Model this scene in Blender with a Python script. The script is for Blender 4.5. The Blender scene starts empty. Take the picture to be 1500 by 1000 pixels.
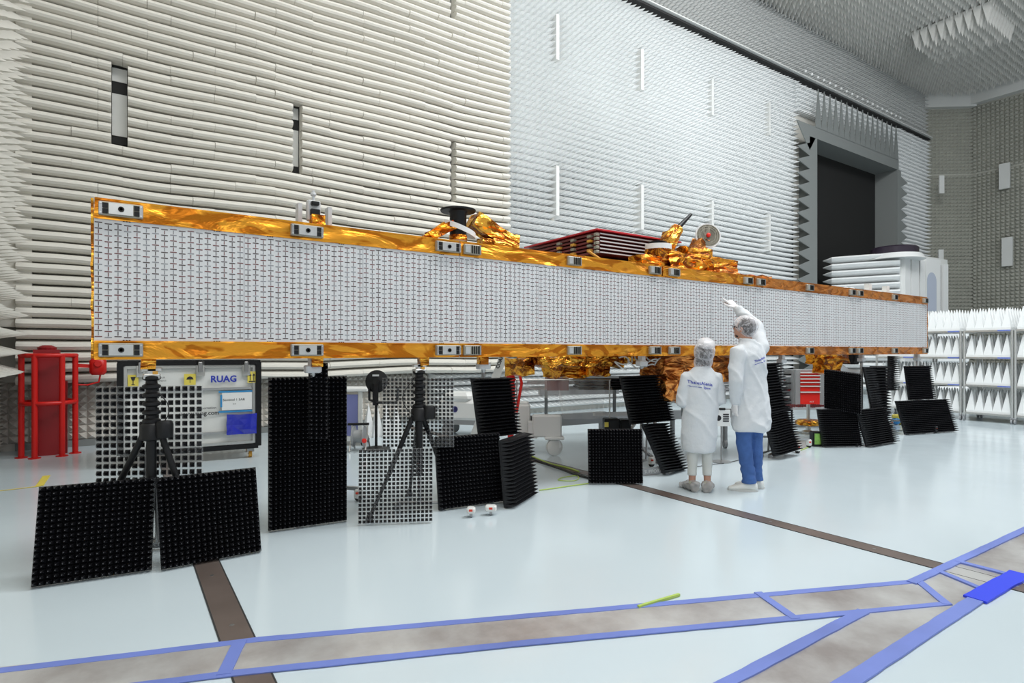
import bpy, bmesh, math, random
from mathutils import Vector, Matrix, noise
from mathutils.bvhtree import BVHTree
random.seed(7)
PI = math.pi
C = bpy.context.scene.collection
# ------------------------------------------------------------------ survey of the hall
FOC, HY, CH = 850.0, 514.0, 1.42
RX, RY, FX, FY = .8295, -.5587, .5587, .8295
def dxy(px):
    a = (px-750)/FOC
    return RX*a+FX, RY*a+FY
def at(px, py, d):
    x, y = dxy(px)
    return Vector((x*d, y*d, CH-(py-HY)/FOC*d))
def fl(px, py, z=0.0):
    d = (CH-z)*FOC/(py-HY)
    p = at(px, py, d); p.z = z
    return p
def yp(px, py, y):
    return at(px, py, y/dxy(px)[1])
def fz(px, d, z=0.0):
    p = at(px, 514, d); p.z = z
    return p
# ------------------------------------------------------------------ materials
def mat(name, col, rough=.5, metal=0.0, spec=.5, noise_s=None, noise_a=0.0, bump=0.0, bump_s=20, emit=None, alpha=None, trans=0, coat=0):
    m = bpy.data.materials.new(name); m.use_nodes = True
    nt = m.node_tree; b = nt.nodes['Principled BSDF']
    b.inputs['Base Color'].default_value = (*col, 1)
    b.inputs['Roughness'].default_value = rough
    b.inputs['Metallic'].default_value = metal
    b.inputs['Specular IOR Level'].default_value = spec
    if coat: b.inputs['Coat Weight'].default_value = coat; b.inputs['Coat Roughness'].default_value = .08
    if trans: b.inputs['Transmission Weight'].default_value = trans
    if alpha is not None: b.inputs['Alpha'].default_value = alpha
    if emit: b.inputs['Emission Color'].default_value = (*emit[0], 1); b.inputs['Emission Strength'].default_value = emit[1]
    if noise_s:
        tc = nt.nodes.new('ShaderNodeTexCoord')
        n = nt.nodes.new('ShaderNodeTexNoise'); n.inputs['Scale'].default_value = noise_s; n.inputs['Detail'].default_value = 4
        r = nt.nodes.new('ShaderNodeMix'); r.data_type = 'RGBA'
        r.inputs[6].default_value = (*[max(0, c*(1-noise_a)) for c in col], 1)
        r.inputs[7].default_value = (*[min(1, c*(1+noise_a)) for c in col], 1)
        nt.links.new(tc.outputs['Object'], n.inputs['Vector'])
        nt.links.new(n.outputs['Fac'], r.inputs[0]); nt.links.new(r.outputs[2], b.inputs['Base Color'])
    if bump:
        tc = nt.nodes.new('ShaderNodeTexCoord')
        n2 = nt.nodes.new('ShaderNodeTexNoise'); n2.inputs['Scale'].default_value = bump_s; n2.inputs['Detail'].default_value = 3
        bp = nt.nodes.new('ShaderNodeBump'); bp.inputs['Strength'].default_value = bump; bp.inputs['Distance'].default_value = .02
        nt.links.new(tc.outputs['Object'], n2.inputs['Vector'])
        nt.links.new(n2.outputs['Fac'], bp.inputs['Height']); nt.links.new(bp.outputs['Normal'], b.inputs['Normal'])
    return m
def foil(name, col, dark, rough=.28, bs=.8, sc=4.5):
    m = mat(name, col, rough, .92)
    nt = m.node_tree; b = nt.nodes['Principled BSDF']
    tc = nt.nodes.new('ShaderNodeTexCoord')
    v = nt.nodes.new('ShaderNodeTexVoronoi'); v.inputs['Scale'].default_value = 9; v.feature = 'SMOOTH_F1'
    mp = nt.nodes.new('ShaderNodeMapping'); mp.inputs['Scale'].default_value = (.55, 1, 1.6); mp.inputs['Rotation'].default_value = (.3, .5, .2)
    n = nt.nodes.new('ShaderNodeTexNoise'); n.inputs['Scale'].default_value = sc; n.inputs['Detail'].default_value = 3; n.inputs['Distortion'].default_value = 2.2
    bp = nt.nodes.new('ShaderNodeBump'); bp.inputs['Strength'].default_value = bs; bp.inputs['Distance'].default_value = .08
    ad = nt.nodes.new('ShaderNodeMath'); ad.operation = 'ADD'
    cr = nt.nodes.new('ShaderNodeValToRGB')
    cr.color_ramp.elements[0].position = .44; cr.color_ramp.elements[0].color = (*dark, 1)  # dark tone paints crease shading into the foil colour
    cr.color_ramp.elements[1].position = .50; cr.color_ramp.elements[1].color = (*col, 1)
    L = nt.links.new
    L(tc.outputs['Object'], mp.inputs['Vector']); L(mp.outputs[0], v.inputs['Vector']); L(mp.outputs[0], n.inputs['Vector'])
    L(v.outputs['Distance'], ad.inputs[0]); L(n.outputs['Fac'], ad.inputs[1]); L(ad.outputs[0], bp.inputs['Height']); L(bp.outputs[0], b.inputs['Normal'])
    L(n.outputs['Fac'], cr.inputs['Fac']); L(cr.outputs['Color'], b.inputs['Base Color'])
    return m
M = {}
M['goldbar'] = foil('gold_foil_edge', (.86, .36, .035), (.55, .17, .012), .33, .45, 3.2)
M['copperbar'] = foil('copper_foil_edge', (.74, .27, .06), (.46, .14, .02), .35, .45, 3.6)
def film(name, op, col=(.9, .92, .93)):
    m = bpy.data.materials.new(name); m.use_nodes = True; nt = m.node_tree
    b = nt.nodes['Principled BSDF']; b.inputs['Base Color'].default_value = (*col, 1); b.inputs['Roughness'].default_value = .25
    t = nt.nodes.new('ShaderNodeBsdfTransparent'); mx = nt.nodes.new('ShaderNodeMixShader'); mx.inputs[0].default_value = op
    nt.links.new(t.outputs[0], mx.inputs[1]); nt.links.new(b.outputs[0], mx.inputs[2]); nt.links.new(mx.outputs[0], nt.nodes['Material Output'].inputs[0])
    return m
M['wedge'] = mat('cream_wedge_foam', (.71, .69, .63), .9, spec=.2, noise_s=.7, noise_a=.07)
M['pyr'] = mat('white_pyramid_foam', (.86, .88, .88), .85, spec=.25, noise_s=.5, noise_a=.06)
M['low'] = mat('grey_pyramid_foam', (.60, .57, .52), .85, spec=.2, noise_s=2, noise_a=.15)
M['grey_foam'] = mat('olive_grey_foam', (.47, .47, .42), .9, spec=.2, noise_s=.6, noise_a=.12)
M['ceil'] = mat('ceiling_foam', (.80, .79, .75), .9, spec=.2, noise_s=.5, noise_a=.1)
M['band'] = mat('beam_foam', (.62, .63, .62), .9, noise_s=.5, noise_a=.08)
M['plate_grey'] = mat('serrated_grey', (.21, .225, .22), .8)
M['black_door'] = mat('black_curtain_gap_shadow', (.006, .006, .006), .8)
M['dark'] = mat('dark_gap', (.03, .03, .03), .9)
M['white'] = mat('white_paint', (.80, .81, .80), .4)
M['offwhite'] = mat('offwhite_panel', (.72, .73, .71), .5, noise_s=2, noise_a=.05)
M['panel'] = mat('antenna_white', (.68, .685, .69), .5)
M['slot'] = mat('slot_dark', (.07, .045, .045), .5)
M['slot2'] = mat('slot_brown', (.17, .05, .05), .5)
M['slot3'] = mat('slot_grey', (.25, .25, .27), .5)
M['gold'] = foil('gold_foil', (.88, .36, .03), (.30, .07, .005))
M['gold2'] = foil('gold_foil_pale', (.95, .47, .06), (.33, .10, .01), .24)
M['copper'] = foil('copper_foil', (.80, .32, .08), (.34, .1, .02), .3)
M['alu'] = mat('aluminium', (.62, .62, .60), .35, .8, noise_s=30, noise_a=.1)
M['steel'] = mat('steel_grey', (.42, .42, .42), .35, .9)
M['brk'] = mat('bracket_grey', (.33, .31, .25), .45, .3)
M['black'] = mat('black_foam', (.006, .006, .008), .5, spec=.4)
M['blackp'] = mat('black_plastic', (.006, .006, .007), .45, spec=.35)
M['tip'] = mat('tip_highlight', (.10, .10, .11), .5)  # paler grey for the tip facets, a painted highlight dot on each spike
M['film'] = film('clear_film', .12)
M['film2'] = film('clear_plastic', .2)
M['red'] = mat('red_paint', (.60, .008, .005), .4)
M['redb'] = mat('red_bright', (.85, .03, .02), .3)
M['darkred'] = mat('dark_red_panel', (.16, .02, .018), .35)
M['rimred'] = mat('red_rim', (.55, .02, .03), .4)
M['blue'] = mat('blue_pouch', (.02, .03, .42), .2, coat=.6, bump=.4, bump_s=14)
M['bluet'] = mat('blue_tape_sign', (.03, .26, .55), .5)
M['tape'] = mat('blue_tape', (.16, .22, .58), .5, noise_s=1.5, noise_a=.4)
M['tape2'] = mat('blue_tape_deep', (.02, .05, .75), .5)
M['yellow'] = mat('yellow_label', (.75, .62, .10), .5)
M['ink'] = mat('black_ink', (.02, .02, .025), .6)
M['inkb'] = mat('blue_ink', (.02, .04, .40), .6)
M['inkc'] = mat('navy_ink', (.05, .05, .22), .6)
M['grey'] = mat('grey_paint', (.32, .33, .34), .5)
M['lightgrey'] = mat('light_grey_paint', (.58, .59, .60), .45)
M['lav'] = mat('lavender_cover', (.20, .22, .48), .5)
M['coat'] = mat('white_coat', (.66, .685, .71), .75, spec=.25, bump=.9, bump_s=7)
M['glove'] = mat('white_glove', (.82, .80, .80), .45)
M['jeans'] = mat('blue_jeans', (.055, .13, .36), .85, noise_s=14, noise_a=.35, bump=.25, bump_s=60)
M['leggings'] = mat('pale_leggings', (.62, .63, .60), .8)
M['skin'] = mat('skin', (.50, .27, .19), .5)
M['hair'] = mat('dark_hair', (.035, .026, .025), .7)
M['shoe'] = mat('white_shoe', (.74, .75, .72), .5)
M['sneaker'] = mat('dark_sneaker', (.10, .10, .10), .6, noise_s=40, noise_a=.8)
M['sole'] = mat('sole', (.6, .6, .58), .6)
M['cover'] = film('shoe_cover_film', .55, (.52, .50, .48))
def capfilm(name, lo, hi):
    m = film(name, lo, (.95, .93, .96)); nt = m.node_tree; L = nt.links.new
    mx = [n for n in nt.nodes if n.type == 'MIX_SHADER'][0]
    lw = nt.nodes.new('ShaderNodeLayerWeight'); lw.inputs['Blend'].default_value = .35
    tc = nt.nodes.new('ShaderNodeTexCoord'); n = nt.nodes.new('ShaderNodeTexNoise'); n.inputs['Scale'].default_value = 16; n.inputs['Detail'].default_value = 6; n.inputs['Distortion'].default_value = 2
    cr = nt.nodes.new('ShaderNodeValToRGB'); cr.color_ramp.elements[0].position = .42; cr.color_ramp.elements[0].color = (lo*.5,)*3+(1,); cr.color_ramp.elements[1].position = .68; cr.color_ramp.elements[1].color = (lo*2.6,)*3+(1,)
    a = nt.nodes.new('ShaderNodeMath'); a.operation = 'MULTIPLY_ADD'; a.inputs[1].default_value = hi; a.use_clamp = True
    L(tc.outputs['Object'], n.inputs['Vector']); L(n.outputs['Fac'], cr.inputs[0]); L(lw.outputs['Facing'], a.inputs[0]); L(cr.outputs[0], a.inputs[2]); L(a.outputs[0], mx.inputs[0])
    return m
M['cap'] = capfilm('cap_net', .16, .75)
M['cap2'] = film('cap_net_dense', .6, (.88, .87, .89))
M['lens'] = mat('black_frame', (.02, .02, .02), .3)
M['green'] = mat('green_screen', (.25, .5, .1), .4, noise_s=20, noise_a=.7)
M['led'] = mat('led_red', (.9, .02, .02), .4, emit=((1, .02, .02), 3))
M['hub'] = mat('hub_red', (.7, .05, .02), .4)
M['cable'] = mat('black_cable', (.02, .02, .02), .5)
M['ycable'] = mat('yellow_green_cable', (.45, .6, .12), .5)
M['amber'] = mat('amber', (.7, .35, .05), .4)
def floor_mat():
    m = mat('epoxy_floor', (.62, .70, .735), .1, spec=.5)
    nt = m.node_tree; b = nt.nodes['Principled BSDF']; L = nt.links.new
    tc = nt.nodes.new('ShaderNodeTexCoord')
    n = nt.nodes.new('ShaderNodeTexNoise'); n.inputs['Scale'].default_value = .6; n.inputs['Detail'].default_value = 3
    r = nt.nodes.new('ShaderNodeMix'); r.data_type = 'RGBA'
    r.inputs[6].default_value = (.55, .635, .685, 1); r.inputs[7].default_value = (.62, .71, .75, 1)
    L(tc.outputs['Object'], n.inputs['Vector']); L(n.outputs['Fac'], r.inputs[0]); L(r.outputs[2], b.inputs['Base Color'])
    n2 = nt.nodes.new('ShaderNodeTexNoise'); n2.inputs['Scale'].default_value = 2.5
    mr = nt.nodes.new('ShaderNodeMapRange'); mr.inputs[3].default_value = .1; mr.inputs[4].default_value = .24
    L(tc.outputs['Object'], n2.inputs['Vector']); L(n2.outputs['Fac'], mr.inputs[0]); L(mr.outputs[0], b.inputs['Roughness'])
    return m
def plate_mat():
    m = mat('scuffed_metal_plate', (.3, .28, .27), .3, .35)
    nt = m.node_tree; b = nt.nodes['Principled BSDF']; L = nt.links.new
    tc = nt.nodes.new('ShaderNodeTexCoord')
    n = nt.nodes.new('ShaderNodeTexNoise'); n.inputs['Scale'].default_value = 1.6; n.inputs['Detail'].default_value = 8; n.inputs['Roughness'].default_value = .6
    cr = nt.nodes.new('ShaderNodeValToRGB'); e = cr.color_ramp.elements
    e[0].position = .36; e[0].color = (.36, .325, .315, 1); e[1].position = .62; e[1].color = (.64, .64, .63, 1)
    L(tc.outputs['Object'], n.inputs['Vector']); L(n.outputs['Fac'], cr.inputs[0]); L(cr.outputs[0], b.inputs['Base Color'])
    return m
M['floor'] = floor_mat(); M['plate'] = plate_mat()
M['strip'] = mat('brown_steel_strip', (.22, .175, .155), .35, .5, noise_s=3, noise_a=.35)
# ------------------------------------------------------------------ mesh builder
class MB:
    def __init__(s): s.v = []; s.f = []; s.m = []
    def add(s, vs, fs, mi=0):
        o = len(s.v); s.v += [tuple(p) for p in vs]
        for f in fs: s.f.append(tuple(i+o for i in f)); s.m.append(mi)
    def box(s, c, size, rz=0.0, mi=0, R=None):
        hx, hy, hz = [q/2 for q in size]
        mt = R if R is not None else Matrix.Rotation(rz, 3, 'Z')
        c = Vector(c)
        vs = [c+mt@Vector((x, y, z)) for x in (-hx, hx) for y in (-hy, hy) for z in (-hz, hz)]
        s.add(vs, [(0, 1, 3, 2), (4, 6, 7, 5), (0, 4, 5, 1), (2, 3, 7, 6), (0, 2, 6, 4), (1, 5, 7, 3)], mi)
    def rbox(s, c, size, b=.01, rz=0.0, mi=0, R=None):
        # box with chamfered vertical and horizontal edges
        hx, hy, hz = [q/2 for q in size]; b = min(b, hx*.9, hy*.9, hz*.9)
        mt = R if R is not None else Matrix.Rotation(rz, 3, 'Z'); c = Vector(c)
        def ring(x, y, z): return [(-x+b, -y, z), (x-b, -y, z), (x, -y+b, z), (x, y-b, z), (x-b, y, z), (-x+b, y, z), (-x, y-b, z), (-x, -y+b, z)]
        rs = [ring(hx-b*.7, hy-b*.7, -hz), ring(hx, hy, -hz+b), ring(hx, hy, hz-b), ring(hx-b*.7, hy-b*.7, hz)]
        s.loft([[c+mt@Vector(p) for p in r] for r in rs], mi=mi)
    def beam(s, a, b, w, h, mi=0, up=(0, 0, 1)):
        a = Vector(a); b = Vector(b); d = (b-a).normalized(); u = Vector(up)
        if abs(d.dot(u)) > .99: u = Vector((0, 1, 0))
        x = d.cross(u).normalized(); z = x.cross(d)
        vs = []
        for p in (a, b):
            for sx, sz in ((-1, -1), (1, -1), (1, 1), (-1, 1)): vs.append(p+x*sx*w/2+z*sz*h/2)
        s.add(vs, [(3, 2, 1, 0), (4, 5, 6, 7), (0, 1, 5, 4), (1, 2, 6, 5), (2, 3, 7, 6), (3, 0, 4, 7)], mi)
    def loft(s, rings, caps=True, mi=0, closed=True):
        n = len(rings[0]); vs = [p for r in rings for p in r]; fs = []
        for i in range(len(rings)-1):
            for j in range(n if closed else n-1):
                k = (j+1) % n
                fs.append((i*n+j, i*n+k, (i+1)*n+k, (i+1)*n+j))
        if caps and closed:
            fs.append(tuple(reversed(range(n)))); fs.append(tuple((len(rings)-1)*n+j for j in range(n)))
        s.add(vs, fs, mi)
    def tube(s, pts, r, n=10, mi=0, caps=True):
        pts = [Vector(p) for p in pts]; N = len(pts)
        rs = r if isinstance(r, (list, tuple)) else [r]*N
        rings = []; u = None
        for i, p in enumerate(pts):
            t = (pts[min(i+1, N-1)]-pts[max(i-1, 0)]).normalized()
            if u is None:
                u = t.cross(Vector((0, 0, 1)));
                if u.length < .05: u = t.cross(Vector((0, 1, 0)))
            u = (u-t*u.dot(t)).normalized(); w = t.cross(u)
            rings.append([p+(u*math.cos(2*PI*k/n)+w*math.sin(2*PI*k/n))*rs[i] for k in range(n)])
        s.loft(rings, caps, mi)
    def lathe(s, c, prof, n=24, mi=0, axis=(0, 0, 1)):
        c = Vector(c); q = Vector(axis).to_track_quat('Z', 'Y')
        s.loft([[c+q@Vector((r*math.cos(2*PI*k/n), r*math.sin(2*PI*k/n), z)) for k in range(n)] for r, z in prof], True, mi)
    def ell(s, rings, n=20, mi=0):
        # rings: (cx,cy,z,rx,ry[,rot])
        out = []
        for r in rings:
            a = r[5] if len(r) > 5 else 0
            ca, sa = math.cos(a), math.sin(a)
            out.append([(r[0]+r[3]*math.cos(t)*ca-r[4]*math.sin(t)*sa, r[1]+r[3]*math.cos(t)*sa+r[4]*math.sin(t)*ca, r[2]) for t in [2*PI*k/n for k in range(n)]])
        s.loft(out, True, mi)
    def sphere(s, c, r, n=16, mi=0, R=None):
        c = Vector(c); r = Vector(r) if not isinstance(r, (int, float)) else Vector((r, r, r))
        R = R or Matrix.Identity(3); rings = []
        for i in range(n//2+1):
            ph = PI*i/(n//2); ph = min(max(ph, .02), PI-.02)
            rings.append([c+R@Vector((r.x*math.sin(ph)*math.cos(2*PI*k/n), r.y*math.sin(ph)*math.sin(2*PI*k/n), -r.z*math.cos(ph))) for k in range(n)])
        s.loft(rings, True, mi)
    def quad(s, pts, mi=0): s.add(pts, [tuple(range(len(pts)))], mi)
    def crumple(s, c, size, div, amp, R=None, mi=0, seed=0):
        # foil-wrapped box, subdivided and pushed about
        R = R or Matrix.Identity(3); c = Vector(c); nx, ny, nz = div; idx = {}; vs = []; fs = []
        def vid(i, j, k):
            if (i, j, k) not in idx:
                p = Vector(((i/nx-.5)*size[0], (j/ny-.5)*size[1], (k/nz-.5)*size[2]))
                q = noise.noise_vector((c+p)*7+Vector((seed, seed*2, 0)))+noise.noise_vector((c+p)*17)*.5
                idx[(i, j, k)] = len(vs); vs.append(c+R@(p+q*amp))
            return idx[(i, j, k)]
        rnd = random.Random(seed+3)
        def q4(a, b, c_, d):
            if rnd.random() < .5: fs.append((a, b, c_)); fs.append((a, c_, d))
            else: fs.append((a, b, d)); fs.append((b, c_, d))
        for i in range(nx):
            for j in range(ny):
                q4(vid(i, j, 0), vid(i, j+1, 0), vid(i+1, j+1, 0), vid(i+1, j, 0)); q4(vid(i, j, nz), vid(i+1, j, nz), vid(i+1, j+1, nz), vid(i, j+1, nz))
            for k in range(nz):
                q4(vid(i, 0, k), vid(i+1, 0, k), vid(i+1, 0, k+1), vid(i, 0, k+1)); q4(vid(i, ny, k), vid(i, ny, k+1), vid(i+1, ny, k+1), vid(i+1, ny, k))
        for j in range(ny):
            for k in range(nz):
                q4(vid(0, j, k), vid(0, j, k+1), vid(0, j+1, k+1), vid(0, j+1, k)); q4(vid(nx, j, k), vid(nx, j+1, k), vid(nx, j+1, k+1), vid(nx, j, k+1))
        s.add(vs, fs, mi)
    def build(s, name, mats, parent=None, smooth=False, fix=True):
        me = bpy.data.meshes.new(name); me.from_pydata(s.v, [], s.f)
        if not isinstance(mats, (list, tuple)): mats = [mats]
        for m in mats: me.materials.append(m)
        if len(mats) > 1: me.polygons.foreach_set('material_index', s.m)
        if fix and len(s.f) < 60000:
            bm = bmesh.new(); bm.from_mesh(me); bmesh.ops.recalc_face_normals(bm, faces=bm.faces); bm.to_mesh(me); bm.free()
        if smooth:
            me.polygons.foreach_set('use_smooth', [True]*len(me.polygons))
            try: me.set_sharp_from_angle(angle=math.radians(45))
            except Exception: pass
        me.update()
        o = bpy.data.objects.new(name, me); C.objects.link(o)
        if parent: par(o, parent)
        return o
WM = {}
def wm(o):
    l = Matrix.LocRotScale(o.location, o.rotation_euler, o.scale)
    return (wm(o.parent)@o.matrix_parent_inverse@l) if o.parent else l
def par(o, p, local=False):
    o.parent = p
    if not local: o.matrix_parent_inverse = wm(p).inverted()
def thing(name, label, cat, loc, rz=0.0, group=None):
    o = bpy.data.objects.new(name, None); C.objects.link(o); o.empty_display_size = .1
    o.location = loc; o.rotation_euler = (0, 0, rz); return tag(o, label, cat, group)
def tag(o, label=None, cat=None, group=None, kind=None):
    if label: o['label'] = label
    if cat: o['category'] = cat
    if group: o['group'] = group
    if kind: o['kind'] = kind
    return o
def struct(mb, name, mats, label=None, cat=None, smooth=False, fix=True):
    o = mb.build(name, mats, None, smooth, fix); o['kind'] = 'structure'
    if label: o['label'] = label; o['category'] = cat or 'wall'
    return o
def text_mesh(s, size, mb, origin, ex, ez, mi=0, off=.001, bold=0.0, align='LEFT', sx=1.0):
    cu = bpy.data.curves.new('t', 'FONT'); cu.body = s; cu.size = size; cu.align_x = align; cu.offset = bold; cu.resolution_u = 2
    ob = bpy.data.objects.new('t', cu); C.objects.link(ob)
    dg = bpy.context.evaluated_depsgraph_get(); me = ob.evaluated_get(dg).to_mesh()
    ex = Vector(ex).normalized(); ez = Vector(ez).normalized(); nrm = ex.cross(ez); o = Vector(origin)
    mb.add([o+ex*v.co.x*sx+ez*v.co.y+nrm*off for v in me.vertices], [tuple(p.vertices) for p in me.polygons], mi)
    ob.evaluated_get(dg).to_mesh_clear(); bpy.data.objects.remove(ob); bpy.data.curves.remove(cu)
def pyramids(mb, o, eu, ev, en, nu, nv, h, tip=0.0, jit=0.0, droop=0.0, mi=0, tmi=None, skip=None, flat=1.0):
    # grid of pyramids: o corner, eu/ev full edge vectors, en unit normal
    o = Vector(o); u = Vector(eu)/nu; v = Vector(ev)/nv; en = Vector(en)
    vs = []; fs = []; ms = []
    for i in range(nu):
        for j in range(nv):
            if skip and skip(i+.5, j+.5): continue
            g = (1-flat)/2
            b = [o+u*(i+g)+v*(j+g), o+u*(i+1-g)+v*(j+g), o+u*(i+1-g)+v*(j+1-g), o+u*(i+g)+v*(j+1-g)]
            c = o+u*(i+.5)+v*(j+.5)+en*h*(1+random.uniform(-jit, jit))
            c.z -= droop*(1+.5*noise.noise(c*.7))*h; c += Vector((random.uniform(-jit, jit), 0, random.uniform(-jit, jit)*.3))*.12*h*(1 if jit else 0)
            k = len(vs)
            if tip:
                t = [c-u*tip-v*tip, c+u*tip-v*tip, c+u*tip+v*tip, c-u*tip+v*tip]
                vs += b+t
                for a in range(4): fs.append((k+a, k+(a+1) % 4, k+4+(a+1) % 4, k+4+a)); ms.append(mi)
                fs.append((k+4, k+5, k+6, k+7)); ms.append(tmi if tmi is not None else mi)
            else:
                vs += b+[c]
                for a in range(4): fs.append((k+a, k+(a+1) % 4, k+4)); ms.append(mi)
    n = len(mb.v); mb.v += [tuple(p) for p in vs]; mb.f += [tuple(q+n for q in f) for f in fs]; mb.m += ms

# ------------------------------------------------------------------ THE HALL
YW, XL, ZC, ZB, XE = 10.8, -1.55, 12.55, 10.42, 30.0
CHX = 28.35      # back wall ends here, a splayed corner follows
CHY = 9.52
mb = MB(); mb.quad([(XL-.3, -9, 0), (XE+.5, -9, 0), (XE+.5, YW+.6, 0), (XL-.3, YW+.6, 0)]); struct(mb, 'floor', M['floor'])
# back wall: backing + foam
DX0, DX1, DZ = 18.95, 24.7, 8.38
mb = MB()
def wq(x0, x1, z0, z1, y=YW): mb.quad([(x0, y, z0), (x1, y, z0), (x1, y, z1), (x0, y, z1)])
wq(XL-.3, DX0, 0, ZC); wq(DX1, CHX, 0, ZC); wq(DX0, DX1, DZ, ZC)
# wedge rows (left part)
slots = [(-.12, .08), (2.45, 2.6), (5.5, 5.62), (8.32, 8.41), (11.1, 11.2), (13.95, 14.05), (16.75, 16.85)]
zsl = ((4.55, 5.7), (8.15, 9.2))
def inslot(x, z):
    for (a, b) in slots:
        if a < x < b:
            for (c, d) in zsl:
                if c < z < d: return True
    return False
P = .153; PXE = 6.94; TL_ = .38
prof = [(.0, .22), (.004, .30), (.018, .385), (.044, .435), (.078, .455), (.112, .440), (.138, .395), (.150, .31), (.153, .22)]
rows = int((ZB-.98)/P)
rw = MB()
for r in range(rows):
    z0 = .98+r*P
    # break the row at slots and block seams
    x = XL+.35; brk = [x]
    while x < PXE:
        x += random.choice((.61, .92, 1.22, .92)); brk.append(min(x, PXE))
    pieces = []
    for a, b in zip(brk, brk[1:]):
        cur = a
        for (s0, s1) in slots[:3]:
            if any(c-.02 < z0+P/2 < d+.02 for c, d in zsl) and s0 < b and s1 > a:
                if s0 > cur: pieces.append((cur, s0))
                cur = max(cur, s1)
        if b > cur+.02: pieces.append((cur, b))
    for a, b in pieces:
        n = max(1, int((b-a)/.2)); jz = random.uniform(-.005, .005); jy = random.uniform(-.012, .012)
        rings = []
        gap = random.uniform(0, .003)
        for i in range(n+1):
            x = a+gap+(b-a-2*gap)*i/n
            zz = .07*noise.noise(Vector((x*.45, 0, z0*.35)))+.012*noise.noise(Vector((x*1.3, 5, z0*2.1)))
            sy = 1+.05*noise.noise(Vector((x*.9, 9, z0*3)))
            rings.append([(x, YW-py*sy-jy*(py > .1), z0+pz+(zz+jz-.03*(py/.46))*(py/.46)) for pz, py in prof])
        k = len(rings[0])
        rw.loft(rings, closed=False)
        for rg in (rings[0], rings[-1]): rw.add(rg, [tuple(range(k))])
o_w = len(mb.v); mb.add(rw.v, rw.f)
# slot linings in dark and grey
for si, (a, b) in enumerate(slots):
    for (c, d) in zsl:
        if si > 2: mb.box(((a+b)/2, YW-.14, (c+d)/2), (b-a, .27, d-c), mi=2); continue
        mb.box(((a+b)/2, YW-.10, (c+d)/2), (b-a, .16, d-c), mi=1)
        mb.box(((a+b)/2, YW-.185, c+(d-c)*.38), (b-a-.01, .02, (d-c)*.55), mi=2); mb.box(((a+b)/2, YW-.185, d-.11), (b-a-.01, .02, .2), mi=2)
struct(mb, 'wall_back', [M['wedge'], M['dark'], M['offwhite']], 'tall wall clad in cream horizontal foam wedges', 'wall')
# pyramids of the back wall
mb = MB()
def pyrfield(mb, x0, x1, z0, z1, p=P, h=TL_, y=YW-.002, jit=.05, droop=.12):
    nu = max(1, round((x1-x0)/p)); nv = max(1, round((z1-z0)/p)); pu = (x1-x0)/nu; pv = (z1-z0)/nv
    pyramids(mb, (x0, y, z0), (x1-x0, 0, 0), (0, 0, z1-z0), (0, -1, 0), nu, nv, h, jit=jit, droop=droop, skip=lambda i, j: inslot(x0+i*pu, z0+j*pv))
pyrfield(mb, PXE, 18.35, .98, ZB-.12)
pyrfield(mb, 25.3, CHX, .98, ZB-.12, h=.42)
pyrfield(mb, 18.1, 25.3, 9.35, ZB-.12, h=.34)
struct(mb, 'wall_back_pyramids', M['pyr'], 'white pyramid foam covering the far half of the long wall', 'wall', fix=False)
mb = MB()
pyrfield(mb, 5.2, 18.1, .1, .98, p=.147, h=.4, droop=.0); pyrfield(mb, 25.3, CHX, .1, .98)
struct(mb, 'wall_back_lower_pyramids', M['pyr'], fix=False)
mb = MB(); pyrfield(mb, XL, 5.2, .1, .97, p=.112, h=.07, jit=.02, droop=0)
mb.box(((XL+.3+5.2)/2, YW-.02, .05), (5.2-XL-.3, .04, .1), mi=1)
struct(mb, 'wall_back_lower', [M['low'], M['plate_grey']], fix=False)
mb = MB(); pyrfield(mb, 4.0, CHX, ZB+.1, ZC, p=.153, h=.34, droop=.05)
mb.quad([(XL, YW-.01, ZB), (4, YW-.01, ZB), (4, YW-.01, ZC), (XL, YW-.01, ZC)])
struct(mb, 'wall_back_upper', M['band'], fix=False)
mb = MB(); mb.box(((XL+CHX)/2, YW-.22, ZB-.02), (CHX-XL, .44, .03)); mb.box(((XL+CHX)/2, YW-.2, ZB-.07), (CHX-XL, .3, .05), mi=1)
struct(mb, 'trim_1', [M['offwhite'], M['dark']])
mb = MB()
for k in range(19): mb.lathe((18.2+k*.37, YW-.63, ZB-.04), [(.03, -.03), (.04, 0), (.03, .04)], 8)
struct(mb, 'trim_2', M['white'])
# doorway: serrated grey frame standing proud of the foam, dark curtain deep inside
mb = MB(); yf = 10.2; t = .03
def fplate(pts, y=yf):
    n = len(pts); mb.add([(x, y, z) for x, z in pts]+[(x, y+t, z) for x, z in pts], [tuple(range(n)), tuple(reversed(range(n, 2*n)))]+[(i, (i+1) % n, n+(i+1) % n, n+i) for i in range(n)])
fplate([(18.5, 0), (DX0, 0), (DX0, DZ), (18.5, DZ)]); fplate([(DX1, 0), (25.0, 0), (25.0, DZ), (DX1, DZ)]); fplate([(DX0-.1, DZ), (DX1+.1, DZ), (DX1+.1, 8.75), (DX0-.1, 8.75)])
k = 0; z = .1
while z < DZ-.6:
    fplate([(18.5, z), (18.5, z+.42), (17.78, z+.19)]); fplate([(25.0, z), (25.0, z+.42), (25.55, z+.25)]); z += .425
nt_ = 16; w = (DX1-DX0+.2)/nt_
for k in range(nt_):
    x = DX0-.1+k*w; fplate([(x, 8.74), (x+w, 8.74), (x+w*.5, 10.05)])
fplate([(18.5, DZ-.45), (DX0-.1, DZ), (DX0-.1, 8.75), (17.75, 8.75)])
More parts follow.
